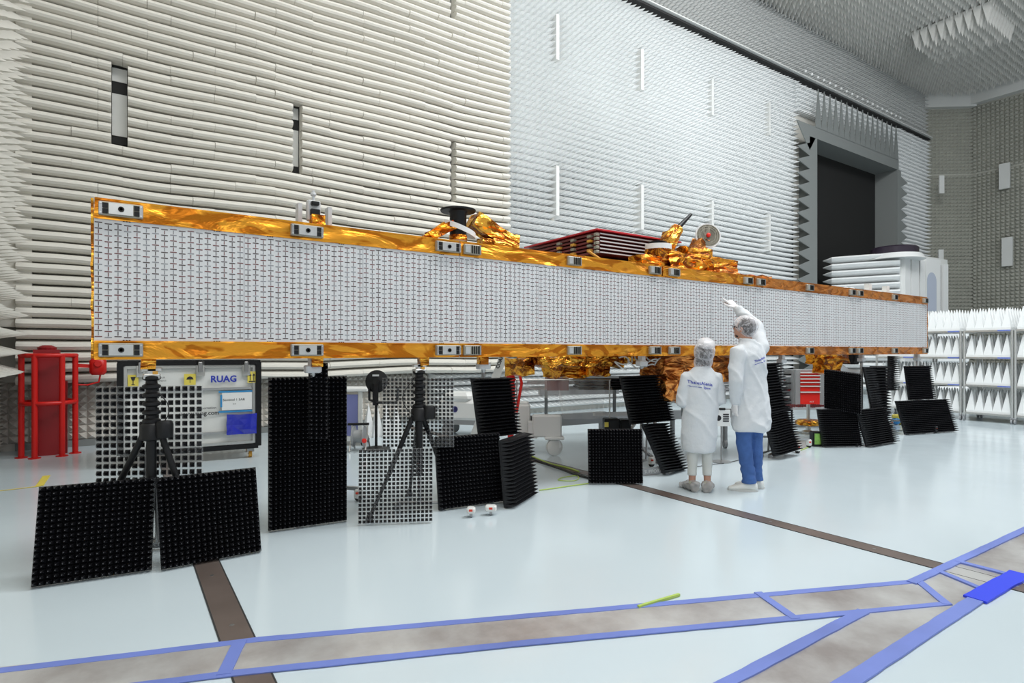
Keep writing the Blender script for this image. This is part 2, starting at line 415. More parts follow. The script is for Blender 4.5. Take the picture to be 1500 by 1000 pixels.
# reveal
mb.box(((DX0+DX1)/2, 10.62, DZ+.02), (DX1-DX0, .8, .04)); mb.box((DX0-.02, 10.62, DZ/2), (.04, .8, DZ)); mb.box((DX1+.02, 10.62, DZ/2), (.04, .8, DZ))
struct(mb, 'door_1_frame', M['plate_grey'], 'grey saw-toothed frame around the tall dark doorway', 'door frame')
mb = MB(); mb.box(((DX0+DX1)/2, 11.02, DZ/2), (DX1-DX0, .04, DZ)); mb.box((18.3, YW-.02, 4.4), (.45, .02, 8.8)); mb.box((25.15, YW-.02, 4.4), (.3, .02, 8.8))  # the two side strips are painted shadow behind the frame teeth
struct(mb, 'door_1', M['black_door'], 'tall black curtain filling the doorway, with black gap-shadow strips beside it', 'door')
# splayed corner + end wall
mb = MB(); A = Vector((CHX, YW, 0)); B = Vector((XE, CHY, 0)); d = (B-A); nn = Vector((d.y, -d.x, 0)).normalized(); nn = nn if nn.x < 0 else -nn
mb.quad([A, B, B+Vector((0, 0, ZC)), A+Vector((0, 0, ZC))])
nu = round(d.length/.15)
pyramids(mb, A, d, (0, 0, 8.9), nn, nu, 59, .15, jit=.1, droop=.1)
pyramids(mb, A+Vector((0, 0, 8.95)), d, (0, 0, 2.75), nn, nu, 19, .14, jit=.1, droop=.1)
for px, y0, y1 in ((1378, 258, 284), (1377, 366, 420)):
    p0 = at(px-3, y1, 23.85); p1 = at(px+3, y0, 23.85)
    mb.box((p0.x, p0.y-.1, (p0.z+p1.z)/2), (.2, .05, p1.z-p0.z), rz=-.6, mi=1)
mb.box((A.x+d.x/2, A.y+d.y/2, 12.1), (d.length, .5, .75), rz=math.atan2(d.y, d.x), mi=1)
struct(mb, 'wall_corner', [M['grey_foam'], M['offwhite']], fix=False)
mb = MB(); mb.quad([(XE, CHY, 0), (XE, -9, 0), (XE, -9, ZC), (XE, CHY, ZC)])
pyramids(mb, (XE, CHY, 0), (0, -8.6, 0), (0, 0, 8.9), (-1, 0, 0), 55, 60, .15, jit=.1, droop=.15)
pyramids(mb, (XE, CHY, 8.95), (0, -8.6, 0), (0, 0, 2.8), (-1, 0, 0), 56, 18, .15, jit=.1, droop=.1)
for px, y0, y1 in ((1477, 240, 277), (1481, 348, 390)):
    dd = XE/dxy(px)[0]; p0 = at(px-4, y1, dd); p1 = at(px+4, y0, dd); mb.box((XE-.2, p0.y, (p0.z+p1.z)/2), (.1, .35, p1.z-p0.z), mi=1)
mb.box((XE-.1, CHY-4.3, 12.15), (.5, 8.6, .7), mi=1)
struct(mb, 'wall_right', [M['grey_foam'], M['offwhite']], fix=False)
# ceiling
mb = MB(); mb.quad([(XL-.3, -6, ZC), (XE+.3, -6, ZC), (XE+.3, YW+.3, ZC), (XL-.3, YW+.3, ZC)])
def cskip(i, j): return abs(i-44) < 3 and abs(j-18) < 5
pyramids(mb, (15, 4.4, ZC-.005), (15, 0, 0), (0, 6.2, 0), (0, 0, -1), 72, 30, .45, jit=.06)
pyramids(mb, (22.3, 6.6, ZC-.3), (2.2, 0, 0), (0, 2.2, 0), (0, 0, -1), 9, 9, .6, jit=.08)
struct(mb, 'ceiling', M['ceil'], fix=False)
# left wall: long cones above, short spikes below
mb = MB(); mb.quad([(XL, -1, 0), (XL, YW, 0), (XL, YW, ZC), (XL, -1, ZC)])
pyramids(mb, (XL, 6.4, 1.05), (0, 3.95, 0), (0, 0, 11), (1, 0, 0), 14, 44, .52, jit=.04, tip=.0, droop=.05)
pyramids(mb, (XL+.06, 6.4, 0.02), (0, 4.4, 0), (0, 0, 1.12), (1, 0, 0), 60, 22, .13, jit=.1)
mb.box((XL+.25, 10.45, 7.1), (.54, .06, 10.7), mi=0)
struct(mb, 'wall_left', M['wedge'], fix=False)

# ------------------------------------------------------------------ floor strips and taped plates
def rect_strip(x0, x1, y0, y1, z, m, name, screws=False):
    mb = MB(); mb.box(((x0+x1)/2, (y0+y1)/2, z/2), (x1-x0, y1-y0, z))
    if screws:
        y = y0+.3
        while y < y1: mb.lathe(((x0+x1)/2, y, z), [(.012, 0), (.012, .0015), (.004, .002)], 10, mi=1); y += .8
        for xx in (x0, x1): mb.box((xx, (y0+y1)/2, z/2+.0003), (.008, y1-y0, z+.0006), mi=2)
    o = mb.build(name, [m, M['steel'], M['dark']]); o['kind'] = 'structure'; return o
rect_strip(.40, .55, -1, 10.2, .003, M['strip'], 'trim_3', True)
rect_strip(4.40, 4.555, -1.5, 10.2, .003, M['strip'], 'trim_4', True)
def fpoly(pts, z, name, m, label, cat, group=None):
    mb = MB(); n = len(pts); P3 = [fl(*p) for p in pts]
    mb.add([(p.x, p.y, z) for p in P3]+[(p.x, p.y, 0) for p in P3], [tuple(range(n)), tuple(reversed(range(n, 2*n)))]+[(i, (i+1) % n, n+(i+1) % n, n+i) for i in range(n)])
    o = mb.build(name, m); tag(o, label, cat, group); return o
def fstrip(pa, pb, w, z, name, m, label, cat='tape', group='blue tape on the floor'):
    a = fl(*pa); b = fl(*pb); d = (b-a).normalized(); n = Vector((-d.y, d.x, 0))*w/2; mb = MB()
    N = max(2, int((b-a).length/.08)); rings = []
    for i in range(N+1):
        c = a+(b-a)*i/N; ja = 1+random.uniform(-.06, .06); jb = 1+random.uniform(-.06, .06)
        l = c+n*ja; r = c-n*jb
        rings.append([(l.x, l.y, .003), (l.x, l.y, z), (r.x, r.y, z), (r.x, r.y, .003)])
    mb.loft(rings); o = mb.build(name, m); tag(o, label, cat, group); return o
fpoly([(-330, 1025), (0, 978), (375, 938), (750, 905), (1345, 852), (1388, 885), (1260, 898), (750, 945), (320, 990), (-250, 1070)], .004, 'floor_plate', M['plate'], 'long scuffed steel plate band edged with blue tape across the near floor', 'floor plate')
fpoly([(700, 1200), (1250, 900), (1388, 885), (1345, 852), (1500, 778), (1640, 712), (1700, 745), (1500, 845), (1060, 1100), (900, 1230)], .0035, 'floor_plate', M['plate'], 'diagonal scuffed steel plate band running off to the right edge', 'floor plate')
T = [((-330, 1023), (375, 938), .05, 'blue tape along the upper edge of the plate, left of the brown strip'),
     ((375, 938), (750, 905), .05, 'blue tape along the upper edge of the plate, right of the brown strip'),
     ((750, 905), (1345, 852), .05, 'blue tape along the upper edge of the plate, ending at the junction'),
     ((-200, 1058), (320, 990), .05, 'blue tape along the lower edge of the plate at far left'),
     ((320, 990), (750, 945), .05, 'blue tape along the lower edge of the plate at centre left'),
     ((750, 945), (1265, 897), .05, 'blue tape along the lower edge of the plate at centre right'),
     ((1265, 897), (1390, 885), .04, 'short blue tape crossing the diagonal plate at the junction'),
     ((352, 940), (327, 990), .06, 'short blue tape crossing the plate on the brown strip'),
     ((1110, 869), (1166, 908), .05, 'slanting blue tape crossing the middle of the plate'),
     ((1345, 852), (1388, 887), .05, 'slanting blue tape at the right end of the long plate'),
     ((700, 1195), (1265, 897), .06, 'blue tape on the upper left edge of the diagonal plate'),
     ((900, 1225), (1440, 873), .075, 'wide blue tape on the lower right edge of the diagonal plate'),
     ((1335, 855), (1640, 712), .055, 'blue tape on the far edge of the diagonal plate toward the right'),
     ((1375, 838), (1442, 866), .04, 'thin blue tape crossing the diagonal plate, nearer of two'),
     ((1400, 823), (1500, 849), .045, 'thin blue tape crossing the diagonal plate, farther of two')]
for i, (a, b, w, l) in enumerate(T): fstrip(a, b, w, .0055+.0006*i, 'floor_tape', M['tape'], l)
fstrip((1428, 880), (1495, 842), .11, .016, 'floor_tape', M['tape2'], 'broad deep blue tape patch at the right on the diagonal plate edge')
fstrip((1430, 838), (1700, 745), .05, .0155, 'floor_tape', M['tape'], 'blue tape on the near edge of the plate past the deep blue patch') if False else None
fstrip((935, 891), (995, 873), .016, .0165, 'floor_tape', M['ycable'], 'small pale green tape sliver beside the plate', 'tape', None)
fstrip((58, 712), (68, 697), .07, .006, 'floor_tape', M['yellow'], 'yellow and black hazard tape piece on the floor behind the left panel', 'tape', None)
fstrip((0, 719), (60, 712), .03, .004, 'floor_tape', M['yellow'], 'thin yellow hazard tape line at the left floor edge', 'tape', None)

# ------------------------------------------------------------------ SATELLITE with its long antenna
YA = 4.536; X0, X1 = -.146, 12.157; ZG0, ZW0, ZW1, ZG1 = 1.372, 1.482, 2.268, 2.39
sat = thing('satellite', 'long white radar antenna satellite wrapped in gold foil spanning the hall', 'satellite', (6.0, 5.2, 1.37))
TW = (X1-X0)/14; seams = [0, 3, 6, 8, 11, 14]
cx_ = TW/17; rows_n = 20; rz_ = (ZW1-ZW0-.02)/rows_n
for k in range(5):
    a = X0+seams[k]*TW; b = X0+seams[k+1]*TW
    mb = MB(); mb.box(((a+b)/2, YA+.03, (ZW0+ZW1)/2), (b-a-.006, .06, ZW1-ZW0))
    ncol = (seams[k+1]-seams[k])*17
    rnd = random.Random(k)
    for i in range(ncol):
        x = a+(i+.5)*cx_; yv = YA-.0012
        if (i+1) % 17 == 0 and i < ncol-1:
            xs = x+cx_/2; mb.quad([(xs-.0015, yv, ZW0), (xs+.0015, yv, ZW0), (xs+.0015, yv, ZW1), (xs-.0015, yv, ZW1)], 3)
        for j in range(rows_n):
            z = ZW0+.012+(j+.5)*rz_+(0 if i % 2 == 0 else -.006)
            mi = rnd.choice((1, 1, 1, 2, 2, 3)) ; w = .0195; h = .0031
            mb.quad([(x-w, yv, z-h), (x+w, yv, z-h), (x+w, yv, z+h), (x-w, yv, z+h)], mi)
            zc = z+rz_*.5; w2 = .0024; h2 = .0125; mi = rnd.choice((1, 1, 2, 3))
            if j < rows_n-1: mb.quad([(x-w2, yv, zc-h2), (x+w2, yv, zc-h2), (x+w2, yv, zc+h2), (x-w2, yv, zc+h2)], mi)
    for t_ in range(seams[k], seams[k+1]):
        for fx in (.2, .8):
            for dd in (-.016, 0, .016):
                x = X0+(t_+fx)*TW+dd
                for z in (ZW0+.006, ZW1-.006): mb.box((x, YA-.002, z), (.01, .004, .008), mi=1)
    tag(mb.build('antenna_panel', [M['panel'], M['slot'], M['slot2'], M['slot3']], sat, fix=False))
# gold edges
bx = [[.0, 1.17, 2.37], [2.61, 3.80, 4.98], [5.3, 6.72], [7.0, 8.19, 9.40], [9.64, 10.83, 12.03]]
def bracket(x, z, style):
    mb = MB(); w = .125; y = YA-.012
    if style == 0:
        mb.rbox((x, y, z), (.24, .04, .088), .006); mb.box((x, y-.026, z), (.13, .016, .07), mi=1)
        for s in (-1, 1):
            mb.box((x+s*.085, y-.022, z+.018), (.03, .012, .03), mi=2); mb.box((x+s*.085, y-.022, z-.018), (.03, .012, .03), mi=2); mb.box((x+s*.108, y-.022, z), (.018, .01, .08), mi=3)
            for zz in (-.03, .03): mb.lathe((x+s*.108, y-.028, z+zz), [(.006, 0), (.006, .004)], 8, axis=(0, -1, 0), mi=1)
        mb.lathe((x, y-.034, z), [(.017, 0), (.017, .006), (.009, .006), (.009, .0)], 14, axis=(0, -1, 0), mi=2)
    else:
        mb.rbox((x, y, z), (.17, .04, .088), .006); mb.box((x-.05, y-.022, z), (.05, .01, .062), mi=1); 
        for q in range(4): mb.box((x-.005+q*.022, y-.022, z), (.008, .012, .07), mi=2)
        mb.box((x+.078, y-.022, z), (.012, .012, .085), mi=3)
    o = mb.build('hinge_bracket', [M['brk'], M['alu'], M['blackp'], M['steel']], sat)
for k in range(5):
    a = X0+seams[k]*TW; b = X0+seams[k+1]*TW
    for z0, z1 in ((ZG0, ZW0), (ZW1, ZG1)):
        mb = MB(); n = int((b-a)/.13)
        mb.crumple(((a+b)/2, YA+.06, (z0+z1)/2), (b-a-.01, .13, z1-z0), (n, 1, 2), .010, seed=k+int(z0*10))
        zl = z0 if z0 < 2 else z1
        mb.box(((a+b)/2, YA-.004, zl), (b-a-.012, .006, .014)); mb.box(((a+b)/2, YA-.006, z1 if z0 < 2 else z0), (b-a-.012, .008, .010))
        mb.build('foil_edge', M['copperbar'] if k >= 3 else M['goldbar'], sat)
        for j, x in enumerate(bx[k]): bracket(x, (z0+z1)/2, 0 if k == 0 else 1 if x != 5.3 else 1)
mb = MB(); mb.crumple((X0-.007, YA+.07, (ZG0+ZG1)/2), (.014, .14, ZG1-ZG0), (1, 2, 12), .006, seed=9); mb.build('foil_end', M['gold2'], sat)
mb = MB(); mb.crumple((X1+.015, YA+.08, (ZG0+ZG1)/2), (.03, .16, ZG1-ZG0), (1, 2, 10), .008, seed=8); mb.build('foil_end', M['copper'], sat)
mb = MB(); mb.box(((X0+X1)/2, YA+.12, (ZG0+ZG1)/2), (X1-X0-.02, .10, ZG1-ZG0-.04)); mb.build('antenna_backing', M['brk'], sat)
# small hanging foil tabs with fittings
for px in (217, 464, 620, 707):
    p = yp(px, 530, YA+.05); mb = MB(); mb.crumple((p.x, p.y, 1.335), (.085, .07, .075), (2, 2, 2), .006, seed=px); mb.build('foil_tab', M['gold2'], sat)
# top items -----------------------------------------------------------
def tx(px, y): return yp(px, 400, y).x
# grey latch fitting on top (left)
x = tx(461, 4.62); mb = MB()
mb.crumple((x+.02, 4.62, 2.43), (.10, .09, .1), (2, 2, 2), .006); mb.build('foil_tab', M['gold'], sat)
mb = MB(); mb.rbox((x, 4.66, 2.52), (.10, .06, .16), .008); mb.box((x-.1, 4.70, 2.47), (.03, .09, .2)); mb.box((x+.13, 4.70, 2.47), (.03, .09, .2)); mb.rbox((x, 4.61, 2.50), (.07, .04, .05), .005, mi=1); mb.rbox((x, 4.61, 2.57), (.06, .04, .03), .005, mi=1)
mb.tube([(x, 4.66, 2.58), (x, 4.66, 2.68)], .012); mb.lathe((x, 4.66, 2.64), [(.02, 0), (.024, .01), (.02, .025)], 12); mb.build('latch_fitting', [M['lightgrey'], M['blackp']], sat)
# black horn with disc, white sash, gold arm
x = tx(671, 4.75); 
mb = MB(); mb.lathe((x, 4.75, 2.44), [(.085, 0), (.085, .05), (.07, .05), (.07, .09)], 20); mb.build('horn_foot', M['gold'], sat, True)
mb = MB(); mb.lathe((x, 4.75, 2.49), [(.075, 0), (.078, .01), (.078, .2), (.09, .22), (.16, .222), (.165, .23), (.165, .238), (.02, .24)], 32); mb.build('horn_antenna', M['blackp'], sat, True)
mb = MB(); rg = []
for i in range(26):
    t_ = 2*PI*i/25+2.4; r = .15; zz = 2.55+.06*math.cos(t_-2.6)
    c = Vector((x+.01+r*math.cos(t_), 4.75+r*math.sin(t_), zz)); e = Vector((math.cos(t_), math.sin(t_), 0))
    rg.append([c-Vector((0, 0, .024)), c+Vector((0, 0, .024)), c+Vector((0, 0, .024))+e*.004, c-Vector((0, 0, .024))+e*.004])
mb.loft(rg[3:23]); mb.build('white_sash', M['white'], sat, True)
mb = MB(); Rm = Matrix.Rotation(.45, 3, 'Y')
x2 = tx(722, 4.8); mb.crumple((x2-.04, 4.8, 2.58), (.42, .16, .15), (5, 2, 2), .02, Rm, seed=4); mb.crumple((x2+.1, 4.8, 2.47), (.30, .18, .17), (4, 2, 2), .02, seed=5); mb.crumple((x2-.1, 4.78, 2.44), (.12, .12, .12), (2, 2, 2), .01, seed=6); mb.build('foil_arm', M['gold2'], sat)
mb = MB(); mb.beam(yp(620, 352, 4.72), yp(652, 330, 4.72), .05, .07); mb.crumple(yp(645, 338, 4.72), (.28, .08, .08), (4, 1, 1), .012, Matrix.Rotation(-.5, 3, 'Y'), seed=7); mb.build('foil_strut', M['gold'], sat)
# solar array stack
xa, ya, za, zb = 4.55, 5.0, 2.53, 2.82; sa = MB(); sa.box((xa+.72, ya+.72, zb+.005), (1.46, 1.46, .018), mi=0)
arr = sa.build('solar_array', M['rimred'], sat)
for q in range(6):
    mb = MB(); z = zb-.035-q*.043; mb.box((xa+.72, ya+.72, z), (1.40, 1.40, .024)); mb.box((xa+.74, ya+.018, z), (1.36, .012, .014), mi=1)
    mb.build('solar_panel', [M['darkred'], M['lightgrey']], arr)
mb = MB()
for yy in (.05, .35, .62): 
    for q in range(4): mb.rbox((xa+.01, ya+yy+.08, zb-.06-q*.055), (.06, .06, .03), .004, mi=q % 2)
for q in range(5): mb.rbox((xa+.02, ya+.03, zb-.05-q*.05), (.05, .05, .035), .004, mi=0)
mb.build('hold_down', [M['brk'], M['amber']], arr)
mb = MB(); mb.box((xa+.75, ya+.75, za-.03), (1.1, 1.2, .06)); mb.box((xa+.8, ya+.75, 2.38), (.9, 1.0, .28)); mb.build('array_base', M['blackp'], sat)
mb = MB(); mb.tube([yp(862, 368, 4.85), yp(880, 380, 4.8), yp(900, 392, 4.75)], .016, 8); mb.build('foil_strut', M['amber'], sat)
# body wrapped in gold, behind antenna
mb = MB(); mb.crumple((6.1, 5.55, 1.95), (2.6, 1.3, 1.0), (14, 7, 6), .045, seed=11); mb.build('satellite_body', M['gold'], sat)
# star tracker tube + rod
pa = yp(968, 372, 4.9); pb = yp(992, 335, 4.9); pc = yp(1012, 314, 4.9)
mb = MB(); mb.tube([pa, pa.lerp(pb, .5), pb], [.085, .095, .08], 9); mb.crumple(pa.lerp(pb, .45), (.15, .15, .24), (2, 2, 4), .02, Matrix.Rotation(.55, 3, 'Y'), seed=12); mb.build('foil_tube', M['gold2'], sat)
mb = MB(); mb.tube([pb, pc], [.034, .02], 12); mb.build('rod_antenna', M['blackp'], sat, True)
# dish
pd = yp(1037, 345, 4.9); ax = Vector((-.50, -.80, .20)).normalized()
mb = MB(); mb.lathe(pd, [(.02, -.015), (.10, -.012), (.165, .0), (.172, .004), (.168, .012), (.10, .004), (.01, -.002)], 40, axis=ax)
for rr in (.05, .075, .1, .125, .15):
    mb.lathe(pd+ax*(.002+rr*.04), [(rr-.003, .003), (rr-.003, .006), (rr+.003, .006), (rr+.003, .003)], 40, axis=ax, mi=1)
mb.build('dish_antenna', [M['panel'], M['brk']], sat, True)
mb = MB(); mb.sphere(pd+ax*.02, .03, 12); mb.build('dish_cap', M['redb'], sat, True)
mb = MB(); q = yp(1012, 378, 4.95); mb.tube([pd-ax*.015, pd-ax*.12+Vector((-.02, 0, -.04)), q], [.08, .085, .10], 9); mb.crumple(q.lerp(pd-ax*.1, .5), (.16, .15, .2), (2, 2, 3), .025, Matrix.Rotation(.6, 3, 'Y'), seed=14); mb.build('foil_stem', M['copper'], sat)
mb = MB(); c = yp(963, 365, 4.8)
mb.lathe(c, [(.07, -.03), (.075, 0), (.075, .07), (.11, .075), (.11, .085), (.02, .09)], 20); mb.build('small_horn', M['blackp'], sat, True)
mb = MB(); rg = []
for i in range(22):
    t_ = PI+PI*i/21*1.15-.3; e = Vector((math.cos(t_), math.sin(t_), 0)); cc = c+e*.16+Vector((0, 0, .02))
    rg.append([cc-Vector((0, 0, .03)), cc+Vector((0, 0, .03)), cc+Vector((0, 0, .03))+e*.005, cc-Vector((0, 0, .03))+e*.005])
mb.loft(rg); mb.build('white_sash', M['white'], sat, True)
mb = MB()
for (pxa, pxb, pya, pyb, y, sd, am) in ((935, 965, 376, 394, 4.7, 1, .015), (958, 985, 366, 396, 4.75, 2, .03), (978, 1018, 372, 402, 4.72, 3, .045), (1005, 1040, 366, 404, 4.78, 5, .045), (1035, 1076, 382, 410, 4.8, 6, .02)):
    p0 = yp(pxa, pyb, y); p1 = yp(pxb, pya, y); mb.crumple(((p0.x+p1.x)/2, y+.05, (p0.z+p1.z)/2), (p1.x-p0.x, .2, p1.z-p0.z), (4, 3, 3), am, seed=sd*5)
mb.build('foil_cover', M['gold'], sat)
mb = MB(); 
for (pxa, pxb, h) in ((1048, 1075, .10), (1076, 1110, .045), (1110, 1125, .06)):
    a_ = tx(pxa, 4.7); b_ = tx(pxb, 4.7); mb.crumple(((a_+b_)/2, 4.72, ZG1+h/2), (b_-a_, .16, h), (4, 2, 2), .015, seed=pxa)
mb.build('foil_cover', M['copper'], sat)
mb = MB()
for px in (1080, 1104, 1243, 1252): p = yp(px, 410, 4.7); mb.sphere((p.x, 4.75, ZG1+.03), (.09, .05, .035), 12)
mb.build('white_cap', M['white'], sat, True)
mb = MB()
for px in (1276, 1302): p = tx(px, 4.75); mb = MB(); mb.box((p, 4.8, ZG1+.08), (.1, .08, .18)); mb.box((p+.0, 4.8, ZG1+.04), (.3, .07, .06)); mb.build('latch_fitting', M['offwhite'], sat)
# underside: gold bags, lower array, harness
mb = MB()
for (pxa, pxb, pya, pyb, y, sd, am) in ((757, 775, 525, 550, 5.3, 1, .04), (775, 842, 522, 536, 5.2, 2, .05), (838, 905, 522, 537, 5.25, 3, .05), (812, 858, 535, 552, 5.5, 4, .04), (862, 884, 533, 551, 5.3, 5, .035), (905, 990, 520, 532, 5.2, 6, .03)):
    p0 = yp(pxa, pyb, y); p1 = yp(pxb, pya, y); mb.crumple(((p0.x+p1.x)/2, y+.05, (p0.z+p1.z)/2), (p1.x-p0.x, .35, p1.z-p0.z), (6, 3, 3), am, seed=sd*3)
mb.build('foil_bag', M['gold2'], sat)
mb = MB()
for (pxa, pxb, pya, pyb, y, sd, am) in ((960, 1075, 521, 548, 5.0, 7, .06), (962, 1005, 540, 585, 5.0, 8, .07), (1030, 1072, 530, 560, 4.95, 9, .05), (985, 1035, 545, 570, 5.1, 10, .06)):
    p0 = yp(pxa, pyb, y); p1 = yp(pxb, pya, y); mb.crumple(((p0.x+p1.x)/2, y+.05, (p0.z+p1.z)/2), (p1.x-p0.x, .4, p1.z-p0.z), (6, 3, 4), am, seed=sd*3)
mb.beam(yp(975, 572, 4.95), yp(1002, 592, 4.95), .05, .09)
mb.build('foil_bag', M['copper'], sat)
mb = MB()
for k in range(9):
    x = 4.9+k*.16; pts = [Vector((x+.07*math.sin(k*2+i*.35), 4.95+.05*math.cos(i*.5), 1.34-.006*i+.03*math.sin(i*.6+k))) for i in range(20)]; mb.tube(pts, .009, 6)
mb.build('cable_harness', M['white'], sat, True)
mb = MB()
p0 = yp(1202, 524, 4.75); mb.crumple((p0.x+.3, 4.8, 1.30), (.75, .3, .16), (5, 3, 2), .04, seed=21); mb.crumple((p0.x+.25, 4.78, 1.18), (.4, .25, .2), (4, 3, 3), .05, seed=22)
mb.build('foil_bag', M['gold'], sat)
mb = MB(); p0 = yp(1225, 535, 4.75); mb.tube([p0, yp(1240, 545, 4.75), yp(1262, 548, 4.75)], [.07, .06, .06], 12); mb.build('white_duct', M['white'], sat, True)
mb = MB(); p0 = yp(1250, 532, 4.8); mb.lathe((p0.x, 4.85, 1.2), [(.12, 0), (.13, .05), (.13, .18)], 16); mb.build('horn_antenna', M['blackp'], sat, True)

# ------------------------------------------------------------------ black absorber panels
def tilt_panel(label, BL, BR, TLc, nu=18, nv=18, h=.075, see=False, post=None, flat=1.0, back=M['black']):
    BL = Vector(BL); BR = Vector(BR); TLc = Vector(TLc)
    eu = BR-BL; ev = TLc-BL; n = eu.cross(ev).normalized()
    c = BL+eu*.5; root = thing('absorber_panel', label, 'foam panel', (c.x, c.y, min(BL.z, BR.z)), 0, 'black foam absorber panels')
    bz = Vector((0, 0, .0))
    mb = MB(); vs = [BL, BR, BR+ev, TLc]; tb = .004 if see else .022
    mb.add([p-n*0 for p in vs]+[p-n*tb for p in vs], [(0, 1, 2, 3), (7, 6, 5, 4), (0, 4, 5, 1), (1, 5, 6, 2), (2, 6, 7, 3), (3, 7, 4, 0)])
    mb.build('backing', M['film'] if see else back, root)
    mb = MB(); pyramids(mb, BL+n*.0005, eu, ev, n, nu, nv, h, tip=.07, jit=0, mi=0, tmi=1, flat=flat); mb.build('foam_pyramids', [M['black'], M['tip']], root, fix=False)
    if post:
        # rear prop: two posts down to a foot bar on the floor
        mb = MB(); b0 = BL+eu*.5-n*.05; t0 = b0+ev*.6; f0 = Vector((b0.x-n.x*.05, b0.y-n.y*.05, .06)); mb.tube([t0, b0-n*.02, f0], .014, 8)
        e = eu.normalized()*.2; mb.tube([f0-e, f0+e], .014, 8)
        for s in (-1, 1): mb.rbox(f0+e*s-Vector((0, 0, .03)), (.05, .05, .06), .008)
        mb.build('support_post', M['steel'], root)
    return root
def fp(px, py, lift=.008): return fl(px, py)+Vector((0, 0, lift))
def up(BL, px, py, dd=0.0):
    d0 = BL.x*FX+BL.y*FY
    return at(px, py, d0+dd)
def std(label, bl, br, tl, lean=.06, **k):
    a = fp(*bl); b = fp(*br); return tilt_panel(label, a, b, up(a, tl[0], tl[1], lean), **k)
def hang(label, bl, br, tl, d0, d1, lean=0.0, **k):
    a = at(bl[0], bl[1], d0); b = at(br[0], br[1], d1); b.z = a.z+(b.z-a.z)*.5 if abs(b.z-a.z) < .06 else b.z
    return tilt_panel(label, a, b, at(tl[0], tl[1], d0+lean), **k)
std('black spiked foam panel leaning at the far left front', (45, 862), (222, 836), (57, 713), .12, h=.045)
std('black spiked foam panel standing right of the leaning left front one, on the brown strip', (236, 836), (383, 808), (229, 700), .06, h=.045)
hang('see-through grid of black foam spikes behind the left tripod', (140, 709), (297, 703), (140, 566), 4.02, 4.05, see=True, flat=.70, h=.03, nu=15, nv=14, post=True)
a = fp(393, 779); b = fp(508, 763)
m1 = a+Vector((0, 0, .602)); m2 = b+Vector((0, 0, .602))
tilt_panel('lower of the two stacked black foam panels right of the crate', a, b, m1, h=.05)
tilt_panel('upper of the two stacked black foam panels right of the crate', m1+Vector((0, 0, .001)), m2+Vector((0, 0, .001)), a+Vector((0, 0, 1.205)), h=.05)
q0 = at(452, 643, 4.54); q1 = at(480.5, 643, 4.60); tilt_panel('narrow black foam strip fixed on the front of the tall stacked pair', q0, q1, q0+Vector((0, 0, .605)), nu=4, nv=18, h=.045)
std('see-through black foam grid on the floor in front of the centre tripod', (524, 769), (634, 765), (525, 658), .03, see=True, flat=.7, h=.04)
hang('see-through black foam grid hung behind the centre tripod', (560, 655), (665, 655), (560, 553), 5.1, 5.12, see=True, flat=.66, h=.045, post=True)
std('black foam panel with casters in front, centre of the hall', (643, 748), (737, 735), (637, 640), .05, h=.05)
std('black foam panel with long spikes turned to the right, beside the centre one', (741, 745), (776, 724), (733, 645), .02, h=.10)
hang('upright black foam panel with spikes to the right above the centre pair', (703, 643), (757, 637), (691, 554), 5.62, 6.02, h=.09, post=True)
std('square black foam panel standing alone left of the woman', (862, 709), (942, 709), (861, 628), .05, h=.05)
hang('black foam panel tilted sideways above, left of the woman', (924, 622), (983, 615), (908, 551), 7.0, 7.3, h=.10, post=True)
a = at(972, 696, 6.62); a.z = max(a.z, .03); b = at(1001, 688, 6.95); tilt_panel('slanting black foam panel near the floor just left of the woman', a, b, at(941, 621, 6.62), h=.10, post=True)
hang('upper black foam panel with right-hand spikes behind the man', (1120, 607), (1151, 600), (1104, 533), 7.6, 8.0, h=.11, post=True)
a = at(1134, 668, 7.6); b = at(1166, 658, 7.95); tilt_panel('lower slanting black foam panel behind the man, on a caster', a, b, at(1117, 603, 7.6), h=.11, post=True)
hang('upper black foam panel right of the red tool chest', (1207, 598), (1262, 607), (1207, 540), 8.75, 8.5, h=.07, post=True)
std('lower black foam panel right of the red tool chest', (1205, 655), (1262, 654), (1197, 599), .05, h=.08)
std('leaning black foam panel, second at floor level past the tool chest', (1270, 655), (1310, 648), (1254, 600), .03, h=.1)
hang('narrow grey-black foam strip bending down right of the white duct', (1278, 600), (1287, 599), (1265, 537), 9.0, 9.3, h=.08, nu=5, post=True)
hang('tall black foam panel between the narrow strip and the racks', (1277, 612), (1298, 610), (1276, 536), 9.5, 9.8, h=.09, post=True)
hang('thin black foam strip hanging high beside the racks', (1302, 572), (1309, 572), (1302, 521), 9.9, 10.0, h=.11, nu=3, post=True)
hang('upper black foam panel in front of the white foam racks', (1332, 586), (1367, 584), (1325, 536), 9.95, 10.15, h=.07, post=True)
std('wide black foam panel on the floor in front of the white foam racks', (1326, 637), (1399, 632), (1312, 587), .03, nu=24, h=.09)

